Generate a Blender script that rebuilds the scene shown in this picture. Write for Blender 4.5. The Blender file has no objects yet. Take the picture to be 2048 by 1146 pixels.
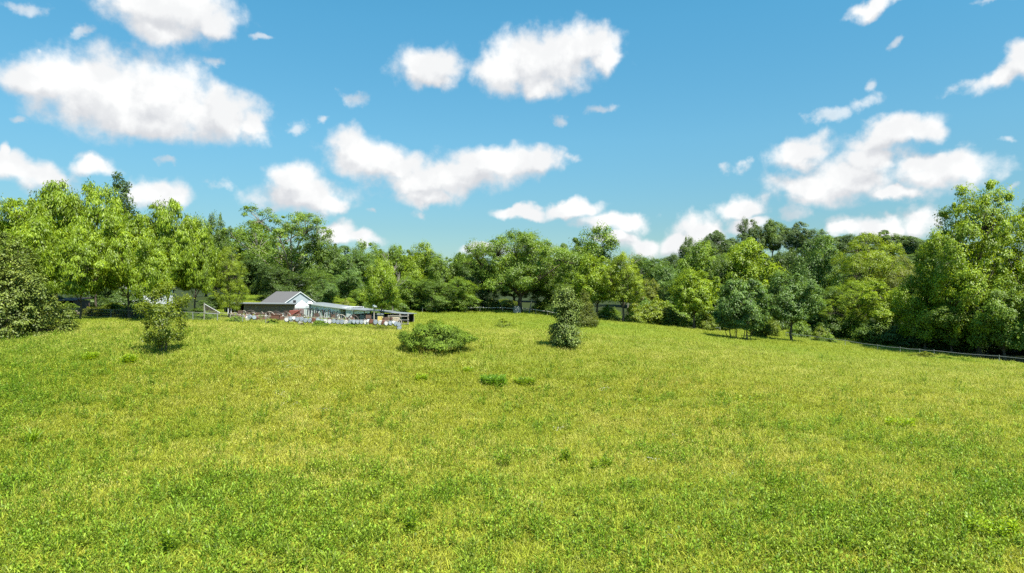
import bpy, math, random
import numpy as np
from mathutils import Vector
C = bpy.context.scene.collection
SC = bpy.context.scene
R = math.radians
F, CX, HY, CAMZ = 1365.0, 1024.0, 573.0, 9.0       # focal length in pixels, horizon row, eye height

# ------------------------------------------------------------------ camera
cam = bpy.data.objects.new('camera', bpy.data.cameras.new('camera'))
C.objects.link(cam)
cam.location = (0, 0, CAMZ); cam.rotation_euler = (R(90), 0, 0)
cam.data.sensor_width = 36; cam.data.lens = 36 * F / 2048
cam.data.clip_start = 0.5; cam.data.clip_end = 6000
SC.camera = cam
SC.view_settings.view_transform = 'Standard'; SC.view_settings.look = 'None'
EXPO = 1.1
SC.view_settings.exposure = EXPO; SC.view_settings.gamma = 1
SC.cycles.max_bounces = 6; SC.cycles.diffuse_bounces = 3; SC.cycles.transparent_max_bounces = 6
SC.cycles.transmission_bounces = 3; SC.cycles.glossy_bounces = 2
SC.cycles.use_denoising = False

# ------------------------------------------------------------------ sun
SUN_EL, SUN_AZ = 60.0, 142.0        # azimuth clockwise from +Y: the sun stands behind the camera, to the right
sd = Vector((math.sin(R(SUN_AZ)) * math.cos(R(SUN_EL)), math.cos(R(SUN_AZ)) * math.cos(R(SUN_EL)), math.sin(R(SUN_EL))))
sun = bpy.data.objects.new('sun', bpy.data.lights.new('sun', 'SUN'))
C.objects.link(sun)
sun.data.energy = 5.0; sun.data.angle = R(0.5); sun.data.color = (1.0, 0.955, 0.87)
sun.rotation_euler = sd.to_track_quat('Z', 'Y').to_euler()

# ------------------------------------------------------------------ world: Nishita sky and fair weather clouds
W = bpy.data.worlds.new("World"); SC.world = W; W.use_nodes = True
W.cycles.sampling_method = 'MANUAL'; W.cycles.sample_map_resolution = 512
nt = W.node_tree; nt.nodes.clear()

def nd(t, kind, ins=None, **kw):
    n = t.nodes.new(kind)
    for k, v in kw.items(): setattr(n, k, v)
    for k, v in (ins or {}).items():
        if isinstance(v, bpy.types.NodeSocket): t.links.new(v, n.inputs[k])
        else: n.inputs[k].default_value = v
    return n
def mth(t, op, a, b=0.0, c=0.0, clamp=False):
    n = nd(t, 'ShaderNodeMath', {0: a, 1: b, 2: c}, operation=op); n.use_clamp = clamp
    return n.outputs[0]
def azel(px, py):
    x = (px - CX) / F; v = (HY - py) / F
    return math.atan2(x, 1), math.atan2(v, math.hypot(1, x))

# (px, py, rx, ry, tilt) of the lobes that make up each cloud, as directions in the sky; the last list is thin scraps
THICK = [(120,160,112,62,8),(215,185,150,88,0),(330,200,150,84,-12),(440,225,85,62,-20),(500,252,50,34,0),(80,172,85,32,0),(300,245,190,42,0),
 (330,15,140,66,0),(265,0,70,60,0),(425,55,50,30,0),(320,60,90,28,0),
 (50,342,92,34,-8),(2,308,16,26,0),(180,336,55,20,0),(322,392,60,34,0),
 (588,362,58,42,0),(605,392,110,34,0),(655,405,52,20,-8),
 (705,300,54,46,0),(765,328,125,40,-10),(860,362,110,38,0),(850,398,58,20,0),(990,325,115,36,0),(1078,318,50,27,0),(930,352,95,34,0),
 (855,138,72,44,0),(865,165,50,24,0),(1085,120,128,62,0),(1165,95,72,48,0),(1085,172,60,30,0),(1010,140,66,48,0),(1205,115,36,30,0),
 (1040,424,60,15,0),(1140,418,70,17,6),(1215,440,62,24,0),(1268,446,48,22,0),
 (1605,305,72,34,8),(1780,266,108,28,10),(1850,258,46,27,0),(1620,372,100,32,0),(1700,360,105,44,0),(1740,320,82,36,0),(1890,345,112,36,0),(1845,330,60,25,0),(1790,385,60,16,0),
 (2010,150,80,22,18),(2045,122,34,42,30),(1400,470,62,38,0),(1480,415,52,26,0),(1285,492,48,22,0),(1360,492,50,26,0),
 (1690,458,38,20,0),(1760,456,66,26,0),(1835,440,52,28,0),(1500,448,40,18,0),
 (665,462,42,24,0),(705,474,60,15,-5),(1752,8,58,17,14),(960,500,34,13,12),(1240,478,50,14,0)]
THIN = [(182,70,46,12,18),(710,192,33,21,0),(580,246,22,19,0),(1200,216,38,11,10),(1120,242,22,10,0),(1445,340,20,15,0),(1500,332,30,17,0),
 (432,370,34,17,0),(520,70,32,7,-4),(430,122,34,12,0),(45,6,46,16,0),(1645,232,32,17,0),(1735,208,62,19,4),(1680,226,30,14,0),(1748,170,16,14,0),
 (1780,92,26,10,30),(1130,315,44,12,-6),(1600,420,55,26,0),(1690,440,40,20,0),(840,428,20,12,0),(1940,165,60,18,12),(745,423,14,9,0),(30,232,36,10,0),
 (1980,2,40,10,0),(2025,276,22,9,0),(330,328,26,7,0),(650,246,22,10,0),(1800,345,200,60,0),(1420,440,60,26,0),(60,100,12,10,0),(2015,372,18,9,0),(1015,505,90,20,0)]

def cloud_group():
    g = bpy.data.node_groups.new('cloud_field', 'ShaderNodeTree')
    g.interface.new_socket('Vector', in_out='INPUT', socket_type='NodeSocketVector')
    g.interface.new_socket('Thick', in_out='OUTPUT', socket_type='NodeSocketFloat')
    g.interface.new_socket('Thin', in_out='OUTPUT', socket_type='NodeSocketFloat')
    gi = g.nodes.new('NodeGroupInput'); go = g.nodes.new('NodeGroupOutput')
    v = gi.outputs[0]
    n1 = nd(g, 'ShaderNodeTexNoise', {'Vector': v, 'Scale': 19.0, 'Detail': 5.0, 'Roughness': 0.50}, noise_dimensions='2D')
    off = nd(g, 'ShaderNodeVectorMath', {0: n1.outputs['Color'], 1: (0.5, 0.5, 0.5)}, operation='SUBTRACT').outputs[0]
    off = nd(g, 'ShaderNodeVectorMath', {0: off, 1: (0.048, 0.036, 0)}, operation='MULTIPLY').outputs[0]
    p = nd(g, 'ShaderNodeVectorMath', {0: v, 1: off}, operation='ADD').outputs[0]
    n2 = nd(g, 'ShaderNodeTexNoise', {'Vector': v, 'Scale': 30.0, 'Detail': 7.0, 'Roughness': 0.57}, noise_dimensions='2D')
    bump = mth(g, 'SUBTRACT', n2.outputs['Fac'], 0.5)
    for name, lst, k in (('Thick', THICK, 0.95), ('Thin', THIN, 2.4)):
        acc = None; pz = p
        for (px, py, rx, ry, tilt) in lst:
            a, e = azel(px, py)
            c2 = 1 / (1 + ((px - CX) / F) ** 2)
            m = nd(g, 'ShaderNodeMapping', {'Vector': pz, 'Location': (a, e, 0), 'Rotation': (0, 0, R(tilt)),
                   'Scale': (rx / F * c2, ry / F * math.sqrt(c2), 1e6)}, vector_type='TEXTURE')
            l = nd(g, 'ShaderNodeVectorMath', {0: m.outputs[0]}, operation='LENGTH').outputs['Value']
            acc = l if acc is None else mth(g, 'SMOOTH_MIN', acc, l, 0.22)
            # the running value rides along in z, so that the lobes are worked out one after another
            pz = nd(g, 'ShaderNodeVectorMath', {0: p, 1: nd(g, 'ShaderNodeCombineXYZ', {2: acc}).outputs[0]}, operation='ADD').outputs[0]
        d = mth(g, 'SUBTRACT', 1.0, acc)
        d = mth(g, 'MULTIPLY_ADD', bump, k, d)
        g.links.new(d, go.inputs[name])
    return g
CG = cloud_group()
tc = nd(nt, 'ShaderNodeTexCoord')
sx = nd(nt, 'ShaderNodeSeparateXYZ', {0: tc.outputs['Generated']})
az = mth(nt, 'ARCTAN2', sx.outputs[0], sx.outputs[1])
el = mth(nt, 'ARCSINE', sx.outputs[2])
ae = nd(nt, 'ShaderNodeCombineXYZ', {0: az, 1: el}).outputs[0]
g1 = nd(nt, 'ShaderNodeGroup', {}, node_tree=CG); nt.links.new(ae, g1.inputs[0])
ae2 = nd(nt, 'ShaderNodeVectorMath', {0: ae, 1: (0.009, 0.024, 0)}, operation='ADD').outputs[0]
g2 = nd(nt, 'ShaderNodeGroup', {}, node_tree=CG); nt.links.new(ae2, g2.inputs[0])
def ramp(v, a, b, lo=0.0, hi=1.0):
    n = nd(nt, 'ShaderNodeMapRange', {'Value': v, 'From Min': a, 'From Max': b, 'To Min': lo, 'To Max': hi}, interpolation_type='SMOOTHSTEP')
    return n.outputs[0]
a_thick = ramp(g1.outputs['Thick'], -0.24, 0.50)
a_thin = mth(nt, 'MULTIPLY', ramp(g1.outputs['Thin'], 0.05, 1.0), 0.62)
alpha = mth(nt, 'MAXIMUM', a_thick, a_thin)
dd = mth(nt, 'SUBTRACT', g1.outputs['Thick'], g2.outputs['Thick'])       # thins towards the sun: lit side
lit = ramp(dd, -0.42, 0.34)
n3 = nd(nt, 'ShaderNodeTexNoise', {'Vector': ae, 'Scale': 14.0, 'Detail': 5.0, 'Roughness': 0.55}, noise_dimensions='2D').outputs['Fac']
lit = mth(nt, 'ADD', mth(nt, 'MULTIPLY', lit, 0.66), mth(nt, 'MULTIPLY', ramp(n3, 0.38, 0.62), 0.34))
ccol = nd(nt, 'ShaderNodeMix', {0: lit, 6: (0.475, 0.490, 0.515, 1), 7: (0.71, 0.715, 0.71, 1)}, data_type='RGBA').outputs[2]
sky = nd(nt, 'ShaderNodeTexSky', {}, sky_type='NISHITA')
sky.sun_disc = False; sky.sun_elevation = R(SUN_EL); sky.sun_rotation = R(SUN_AZ)
sky.air_density = 1.0; sky.dust_density = 0.3; sky.ozone_density = 2.0
sky_tint = nd(nt, 'ShaderNodeValToRGB', {0: mth(nt, 'MULTIPLY', el, 2.5)})         # tint by elevation, paints the sky gradient paler towards the horizon
cr = sky_tint.color_ramp
cr.elements[0].position = 0.0; cr.elements[0].color = (0.62, 0.75, 0.80, 1)
cr.elements[1].position = 1.0; cr.elements[1].color = (0.60, 1.46, 1.46, 1)
for q_, c_ in ((0.215, (0.60, 0.87, 0.90, 1)), (0.52, (0.68, 1.20, 1.19, 1)), (0.92, (0.62, 1.44, 1.44, 1))):
    e_ = cr.elements.new(q_); e_.color = c_
sky_tint = sky_tint.outputs[0]
skyc = nd(nt, 'ShaderNodeMix', {0: 1.0, 6: sky.outputs[0], 7: sky_tint}, data_type='RGBA', blend_type='MULTIPLY').outputs[2]
SKY_S = 0.082 * 2 ** (0.55 - EXPO)
bg = nd(nt, 'ShaderNodeBackground', {'Color': skyc, 'Strength': SKY_S})
bgc = nd(nt, 'ShaderNodeBackground', {'Color': ccol, 'Strength': 2 ** (0.55 - EXPO)})
mx = nd(nt, 'ShaderNodeMixShader', {0: alpha, 1: bg.outputs[0], 2: bgc.outputs[0]})
wo = nd(nt, 'ShaderNodeOutputWorld', {'Surface': mx.outputs[0]})

# ------------------------------------------------------------------ helpers
def vnoise(x, y, s, seed=0):
    x = np.asarray(x, float) / s + 17.3 * seed; y = np.asarray(y, float) / s - 9.1 * seed
    xi, yi = np.floor(x), np.floor(y); fx, fy = x - xi, y - yi
    fx = fx * fx * (3 - 2 * fx); fy = fy * fy * (3 - 2 * fy)
    def h(a, b):
        v = np.sin(a * 127.1 + b * 311.7 + seed * 74.7) * 43758.5453
        return v - np.floor(v)
    return (h(xi, yi) * (1 - fx) + h(xi + 1, yi) * fx) * (1 - fy) + (h(xi, yi + 1) * (1 - fx) + h(xi + 1, yi + 1) * fx) * fy
def fbm(x, y, s, seed=0, o=4):
    return sum(vnoise(x, y, s / 2 ** i, seed + i) * 0.5 ** i for i in range(o)) / sum(0.5 ** i for i in range(o))
def sstep(a, b, x):
    t = np.clip((np.asarray(x, float) - a) / (b - a), 0, 1); return t * t * (3 - 2 * t)

# the lie of the land: heights known at some spots, smoothed in between
CTRL = [(0,1146,21.4),(700,1146,21.4),(1400,1146,21.4),(2048,1146,21.4),(0,900,37),(700,900,38),(1400,900,38),(2048,900,38),
 (0,795,45),(1024,795,50),(2048,800,54),(0,688,68),(327,709,58),(870,703,62),(1130,698,65),(985,767,51),(1480,684,100),(1570,682,106),
 (1585,681,118),(1755,711,100),(2000,730,86),(2100,737,80),(1168,656,94),(1007,659,92),(1060,629,135),(900,626,130),(1250,646,125),
 (1385,661,128),(163,632,90),(280,640,87),(386,641,85),(435,645,84),(485,650,83),(577,653,83),(650,656,82),(710,660,80),(790,666,78),
 (830,655,84),(590,634,115),(120,628,105),(460,604,150),(460,591,200),(700,612,130),(700,598,175),(1620,664,135),(1640,648,165),(1100,605,200),
 (1400,625,200),(1900,660,140),(0,610,150)]
_x = np.array([(p[0] - CX) / F * p[2] for p in CTRL] + [-60, 60, 0, -200, 200, 200, -200, 0, -120, 130], float)
_y = np.array([p[2] for p in CTRL] + [0, 0, -60, 60, 40, 200, 200, 300, 60, 60], float)
_z = np.array([CAMZ - (p[1] - HY) / F * p[2] for p in CTRL] + [0.5, -0.5, 0, 5, -1, 1, 6, 5, 4, -1], float)
def _tps(r): return r * r * np.log(r + 1e-9)
_n = len(_x)
_K = _tps(np.hypot(_x[:, None] - _x[None], _y[:, None] - _y[None]) / 50) + np.eye(_n) * 0.02
_P = np.stack([np.ones(_n), _x / 50, _y / 50], 1)
_A = np.block([[_K, _P], [_P.T, np.zeros((3, 3))]])
_w = np.linalg.solve(_A, np.concatenate([_z, np.zeros(3)]))
def zga(x, y):
    x = np.atleast_1d(np.asarray(x, float)); y = np.atleast_1d(np.asarray(y, float))
    cx_, cy_ = np.clip(x, -260, 260), np.clip(y, -60, 320)
    out = np.zeros(x.shape)
    for i in range(0, len(x), 20000):
        s = slice(i, i + 20000)
        k = _tps(np.hypot(cx_[s, None] - _x[None], cy_[s, None] - _y[None]) / 50)
        out[s] = k @ _w[:_n] + _w[_n] + _w[_n + 1] * cx_[s] / 50 + _w[_n + 2] * cy_[s] / 50
    far = sstep(190, 300, np.hypot(x, y))
    out = out * (1 - far) + 5.0 * far
    out += 15 * sstep(45, 140, x) * sstep(190, 330, y) * (1 - 0.25 * sstep(170, 260, x)) + 4 * sstep(250, 420, y)
    out += (fbm(x, y, 14, 3, 3) - .5) * 0.35
    return out
def zg(x, y): return float(zga([x], [y])[0])
def gp(px, Y):
    x = (px - CX) / F * Y; return Vector((x, Y, zg(x, Y)))
def pt(px, py, Y): return Vector(((px - CX) / F * Y, Y, CAMZ - (py - HY) / F * Y))

def tag(o, label=None, cat=None, group=None, kind=None):
    if label: o['label'] = label
    if cat: o['category'] = cat
    if group: o['group'] = group
    if kind: o['kind'] = kind
    return o
def empty(name, loc, rz=0):
    o = bpy.data.objects.new(name, None); C.objects.link(o); o.location = loc; o.rotation_euler = (0, 0, rz)
    o.empty_display_size = 0.3
    return o
def nth(n):
    w = ['first','second','third','fourth','fifth','sixth','seventh','eighth','ninth','tenth','eleventh','twelfth']
    return w[n-1] if n <= 12 else str(n) + ('th' if 10 < n % 100 < 14 else {1:'st',2:'nd',3:'rd'}.get(n % 10, 'th'))

class MB:
    def __init__(s): s.v = []; s.f = []
    def add(s, vs, fs):
        b = len(s.v); s.v += [tuple(v) for v in vs]; s.f += [tuple(b + i for i in f) for f in fs]
    def box(s, c, d, rz=0, top=1.0):
        x, y, z = d[0] / 2, d[1] / 2, d[2] / 2; co, si = math.cos(rz), math.sin(rz); vs = []
        for zz, k in ((-z, 1), (z, top)):
            for xx, yy in ((-x, -y), (x, -y), (x, y), (-x, y)):
                xx, yy = xx * k, yy * k
                vs.append((c[0] + xx * co - yy * si, c[1] + xx * si + yy * co, c[2] + zz))
        s.add(vs, [(0,3,2,1),(4,5,6,7),(0,1,5,4),(1,2,6,5),(2,3,7,6),(3,0,4,7)])
    def hexa(s, p):                       # 8 corners: 4 below, 4 above
        s.add(p, [(0,3,2,1),(4,5,6,7),(0,1,5,4),(1,2,6,5),(2,3,7,6),(3,0,4,7)])
    def tube(s, pts, rad, n=6):
        pts = [Vector(p) for p in pts]; m = len(pts)
        if not hasattr(rad, '__len__'): rad = [rad] * m
        b = len(s.v)
        for i, p in enumerate(pts):
            t = (pts[min(i + 1, m - 1)] - pts[max(i - 1, 0)]).normalized()
            u = t.cross(Vector((0.13, 1, 0.07))).normalized(); w = t.cross(u)
            for k in range(n):
                a = 2 * math.pi * k / n
                s.v.append(tuple(p + (u * math.cos(a) + w * math.sin(a)) * rad[i]))
        for i in range(m - 1):
            for k in range(n):
                k2 = (k + 1) % n
                s.f.append((b + i * n + k, b + i * n + k2, b + (i + 1) * n + k2, b + (i + 1) * n + k))
        s.f.append(tuple(b + k for k in range(n))[::-1]); s.f.append(tuple(b + (m - 1) * n + k for k in range(n)))
    def lathe(s, c, prof, axis=(0, 0, 1), n=14):
        ax = Vector(axis).normalized(); u = ax.orthogonal().normalized(); w = ax.cross(u); b = len(s.v); c = Vector(c)
        for r, h in prof:
            for k in range(n):
                a = 2 * math.pi * k / n
                s.v.append(tuple(c + ax * h + (u * math.cos(a) + w * math.sin(a)) * r))
        for i in range(len(prof) - 1):
            for k in range(n):
                k2 = (k + 1) % n
                s.f.append((b + i * n + k, b + i * n + k2, b + (i + 1) * n + k2, b + (i + 1) * n + k))
        s.f.append(tuple(b + k for k in range(n))[::-1]); m = len(prof)
        s.f.append(tuple(b + (m - 1) * n + k for k in range(n)))
    def build(s, name, mat, parent=None, smooth=False):
        me = bpy.data.meshes.new(name); me.from_pydata(s.v, [], s.f); me.update()
        if smooth: me.polygons.foreach_set('use_smooth', [True] * len(me.polygons))
        me.materials.append(mat)
        o = bpy.data.objects.new(name, me); C.objects.link(o)
        if parent is not None: o.parent = parent
        return o
def quads_mesh(name, V, mat, tint=None, attr='tint'):   # V: (n,4,3) array
    n = len(V); me = bpy.data.meshes.new(name)
    me.vertices.add(n * 4); me.vertices.foreach_set('co', V.reshape(-1).astype(np.float32))
    me.loops.add(n * 4); me.loops.foreach_set('vertex_index', np.arange(n * 4, dtype=np.int32))
    me.polygons.add(n); me.polygons.foreach_set('loop_start', np.arange(0, n * 4, 4, dtype=np.int32))
    me.polygons.foreach_set('loop_total', np.full(n, 4, np.int32))
    me.update(calc_edges=True)
    if tint is not None:
        a = me.attributes.new(attr, 'FLOAT', 'FACE'); a.data.foreach_set('value', tint.astype(np.float32))
    me.materials.append(mat)
    return me

# ------------------------------------------------------------------ materials
def mat(name):
    m = bpy.data.materials.new(name); m.use_nodes = True; m.node_tree.nodes.clear(); return m, m.node_tree
def plain(name, col, rough=0.7, metal=0.0, var=0.25, scale=3.0, rust=None, rust_amt=0.5, bump=0.0, stripe=None):
    m, t = mat(name)
    geo = nd(t, 'ShaderNodeTexCoord').outputs['Object']
    nz = nd(t, 'ShaderNodeTexNoise', {'Vector': geo, 'Scale': scale, 'Detail': 5.0, 'Roughness': 0.6}).outputs['Fac']
    lo = tuple(c * (1 - var) for c in col) + (1,); hi = tuple(min(1, c * (1 + var)) for c in col) + (1,)
    c = nd(t, 'ShaderNodeMix', {0: nz, 6: lo, 7: hi}, data_type='RGBA').outputs[2]
    if rust:
        n2 = nd(t, 'ShaderNodeTexNoise', {'Vector': geo, 'Scale': scale * 1.7, 'Detail': 6.0, 'Roughness': 0.7}).outputs['Fac']
        k = nd(t, 'ShaderNodeMapRange', {'Value': n2, 'From Min': 1 - rust_amt - 0.06, 'From Max': 1 - rust_amt + 0.06}).outputs[0]
        c = nd(t, 'ShaderNodeMix', {0: k, 6: c, 7: rust + (1,)}, data_type='RGBA').outputs[2]
    p = nd(t, 'ShaderNodeBsdfPrincipled', {'Base Color': c, 'Roughness': rough, 'Metallic': metal})
    if stripe:
        w = nd(t, 'ShaderNodeTexWave', {'Vector': geo, 'Scale': stripe[1], 'Distortion': 0.0}, bands_direction=stripe[0])
        b = nd(t, 'ShaderNodeBump', {'Strength': 0.8, 'Distance': 0.03, 'Height': w.outputs['Fac']})
        t.links.new(b.outputs[0], p.inputs['Normal'])
    nd(t, 'ShaderNodeOutputMaterial', {'Surface': p.outputs[0]})
    return m
def leaf_mat(name, gloss=0.50, trans=0.40, spec=0.5):
    m, t = mat(name)
    oi = nd(t, 'ShaderNodeObjectInfo'); at = nd(t, 'ShaderNodeAttribute', {}, attribute_name='tint').outputs['Fac']
    k = nd(t, 'ShaderNodeMapRange', {'Value': at, 'To Min': 0.45, 'To Max': 1.6}).outputs[0]
    c = nd(t, 'ShaderNodeVectorMath', {0: oi.outputs['Color'], 'Scale': k}, operation='SCALE').outputs[0]
    yk = nd(t, 'ShaderNodeMapRange', {'Value': at, 'From Min': 0.55, 'From Max': 1.0, 'To Min': 0.0, 'To Max': 0.5}).outputs[0]
    c2 = nd(t, 'ShaderNodeVectorMath', {0: c, 1: (1.45, 1.1, 0.7)}, operation='MULTIPLY').outputs[0]
    c = nd(t, 'ShaderNodeMix', {0: yk, 6: c, 7: c2}, data_type='RGBA').outputs[2]
    p = nd(t, 'ShaderNodeBsdfPrincipled', {'Base Color': c, 'Roughness': gloss, 'Specular IOR Level': spec})
    c3 = nd(t, 'ShaderNodeVectorMath', {0: c, 1: (1.5, 1.35, 0.5)}, operation='MULTIPLY').outputs[0]
    tr = nd(t, 'ShaderNodeBsdfTranslucent', {'Color': c3})
    s = nd(t, 'ShaderNodeMixShader', {0: trans, 1: p.outputs[0], 2: tr.outputs[0]})
    nd(t, 'ShaderNodeOutputMaterial', {'Surface': s.outputs[0]})
    return m
M_LEAF = leaf_mat('leaf')
M_LEAF_GLOSSY = leaf_mat('glossy_leaf', 0.5, 0.15, 0.35)
M_LEAF_MATTE = leaf_mat('matte_leaf', 0.6, 0.25, 0.2)
M_BARK = plain('bark', (0.085, 0.068, 0.05), 0.9, var=0.4, scale=2.0)
M_PALE_BARK = plain('pale_bark', (0.23, 0.205, 0.165), 0.9, var=0.35, scale=2.0)

# colour zones of the field, shared by the soil sheet and the grass on it: 0 green and lush, 1 yellow and dry
def dryness(x, y):
    d = 0.56 + 0.42 * (fbm(x, y, 22, 5, 4) - 0.5) * 2 + 0.75 * (fbm(x, y, 5, 9, 3) - 0.5) * (1 - .5 * sstep(40, 70, y))
    d += 0.26 * sstep(38, 62, y) * (1 - sstep(-60, -20, -x) * 0.0) - 0.16 * sstep(12, 45, -x - (y - 40) * 0.35) - 0.20 * sstep(66, 100, y)
    return np.clip(d, 0, 1)

# ------------------------------------------------------------------ ground
def axis(a, b, step, far, n):
    g = np.linspace(0, 1, n + 1)[1:] ** 2.2
    return np.concatenate([(a - g * (far + a))[::-1] if a < 0 else (a - g * (far))[::-1], np.arange(a, b + .01, step), b + g * far])
gx = axis(-150, 150, 1.0, 2200, 26); gy = axis(10, 175, 1.0, 2200, 30)
gx = np.sort(np.unique(np.round(gx, 3))); gy = np.sort(np.unique(np.round(gy, 3)))
XX, YY = np.meshgrid(gx, gy); ZZ = zga(XX.ravel(), YY.ravel()).reshape(XX.shape)
me = bpy.data.meshes.new('ground')
nx, ny = len(gx), len(gy)
V = np.stack([XX, YY, ZZ], -1).reshape(-1, 3)
me.vertices.add(nx * ny); me.vertices.foreach_set('co', V.reshape(-1).astype(np.float32))
ii = (np.arange(ny - 1)[:, None] * nx + np.arange(nx - 1)[None]).ravel()
Q = np.stack([ii, ii + 1, ii + nx + 1, ii + nx], 1).astype(np.int32)
me.loops.add(len(Q) * 4); me.loops.foreach_set('vertex_index', Q.reshape(-1))
me.polygons.add(len(Q)); me.polygons.foreach_set('loop_start', np.arange(0, len(Q) * 4, 4, dtype=np.int32)); me.polygons.foreach_set('loop_total', np.full(len(Q), 4, np.int32))
me.polygons.foreach_set('use_smooth', np.ones(len(Q), bool))
me.update(calc_edges=True)
a = me.attributes.new('dry', 'FLOAT', 'POINT'); a.data.foreach_set('value', dryness(V[:, 0], V[:, 1]).astype(np.float32))
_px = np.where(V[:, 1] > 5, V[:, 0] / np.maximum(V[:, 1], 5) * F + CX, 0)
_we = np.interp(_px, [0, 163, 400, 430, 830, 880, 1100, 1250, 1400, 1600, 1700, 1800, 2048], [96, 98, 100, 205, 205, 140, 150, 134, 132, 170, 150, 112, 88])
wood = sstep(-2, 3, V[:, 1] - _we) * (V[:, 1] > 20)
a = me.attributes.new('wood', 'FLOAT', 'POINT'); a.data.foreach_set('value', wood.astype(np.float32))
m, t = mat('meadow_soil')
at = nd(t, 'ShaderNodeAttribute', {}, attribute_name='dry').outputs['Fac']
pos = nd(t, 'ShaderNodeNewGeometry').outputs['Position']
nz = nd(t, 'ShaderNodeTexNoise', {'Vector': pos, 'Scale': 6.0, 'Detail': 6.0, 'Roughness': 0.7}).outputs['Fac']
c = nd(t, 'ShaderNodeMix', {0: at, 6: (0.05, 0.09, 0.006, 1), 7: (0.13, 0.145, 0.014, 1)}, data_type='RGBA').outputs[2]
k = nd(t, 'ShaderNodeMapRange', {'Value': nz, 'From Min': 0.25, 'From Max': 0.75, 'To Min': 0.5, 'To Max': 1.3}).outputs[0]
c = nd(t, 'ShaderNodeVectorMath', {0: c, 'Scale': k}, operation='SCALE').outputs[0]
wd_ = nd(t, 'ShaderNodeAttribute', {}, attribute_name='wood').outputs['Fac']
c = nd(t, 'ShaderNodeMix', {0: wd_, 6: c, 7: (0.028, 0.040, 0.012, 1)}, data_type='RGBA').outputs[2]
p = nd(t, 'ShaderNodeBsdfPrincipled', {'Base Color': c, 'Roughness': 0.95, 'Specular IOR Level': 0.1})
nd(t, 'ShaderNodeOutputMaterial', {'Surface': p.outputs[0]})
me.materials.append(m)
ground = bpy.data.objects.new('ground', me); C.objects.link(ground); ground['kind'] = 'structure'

# ------------------------------------------------------------------ scattering of grass and weeds (stuff, nobody could count it)
def blade_set(rng, n, rad, h0, h1, w, bend, seg=2, lean=0.5, clumped=False):
    """n curved blades as quads; returns (n*seg,4,3) and a tint per quad"""
    a = rng.uniform(0, 2 * np.pi, n); r = rad * np.sqrt(rng.uniform(0, 1, n)) * (0.25 if clumped else 1)
    b = np.stack([r * np.cos(a), r * np.sin(a), np.zeros(n)], 1)
    d = rng.uniform(0, 2 * np.pi, n) if not clumped else a + rng.normal(0, .5, n)
    L = rng.uniform(h0, h1, n); ln = np.abs(rng.normal(0, lean, n)); bd = bend * rng.uniform(.4, 1.4, n)
    dirh = np.stack([np.cos(d), np.sin(d), np.zeros(n)], 1); side = np.stack([-np.sin(d), np.cos(d), np.zeros(n)], 1)
    rot = rng.uniform(-0.9, 0.9, n)[:, None]; side = side * np.cos(rot) + dirh * np.sin(rot)
    up = np.array([0, 0, 1.0]); quads = []; tint = rng.uniform(0, 1, n); prev = b; pw = np.full(n, w)
    for i in range(seg):
        f = (i + 1) / seg; ang = ln + bd * f * f
        st = (L / seg)[:, None] * (up * np.cos(ang)[:, None] + dirh * np.sin(ang)[:, None]); cur = prev + st
        cw = w * (1 - f) + 0.1 * w * f
        cw = np.full(n, cw if i == seg - 1 else w * 0.95)
        quads.append(np.stack([prev - side * pw[:, None] / 2, prev + side * pw[:, None] / 2, cur + side * cw[:, None] / 2, cur - side * cw[:, None] / 2], 1))
        prev, pw = cur, cw
    return np.concatenate(quads), np.tile(tint, seg), prev
def stem_leaves(rng, n, h, ll, lw, rad=0.02, droop=0.3, spread=1.0):
    """upright stems with lance-shaped leaves"""
    Q = []; T = []
    for s in range(n):
        a0 = rng.uniform(0, 6.28); r0 = rad * rng.uniform(0, 1) ** .5; hh = h * rng.uniform(.65, 1.1)
        b = np.array([math.cos(a0) * r0, math.sin(a0) * r0, 0]); lean = np.array([math.cos(a0), math.sin(a0), 0]) * rng.uniform(0, .18)
        top = b + np.array([0, 0, hh]) + lean * hh
        for sd_ in (np.array([.006, 0, 0]), np.array([0, .006, 0])):
            Q.append(np.stack([b - sd_, b + sd_, top + sd_ * .5, top - sd_ * .5])[None]); T.append([.2])
        m = int(hh / 0.034)
        k = np.arange(m); f = 0.12 + 0.88 * k / m; an = k * 2.4 + rng.uniform(0, 6)
        c = b + (top - b) * f[:, None]; o = np.stack([np.cos(an), np.sin(an), np.zeros(m)], 1)
        L = ll * (1.1 - 0.45 * f) * rng.uniform(.7, 1.2, m); sidev = np.stack([-np.sin(an), np.cos(an), np.zeros(m)], 1)
        elev = 0.75 - droop + f * 0.5 + rng.normal(0, .2, m)
        ax = o * np.cos(elev)[:, None] + np.array([0, 0, 1.]) * np.sin(elev)[:, None]
        mid = c + ax * (L * .5)[:, None]; tip = c + (ax * 1.0 - np.array([0, 0, .25])) * L[:, None]
        Q.append(np.stack([c, mid - sidev * lw / 2, tip, mid + sidev * lw / 2], 1)); T.append(rng.uniform(.1, 1, m))
    return np.concatenate(Q), np.concatenate([np.asarray(x, float) for x in T])
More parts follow.
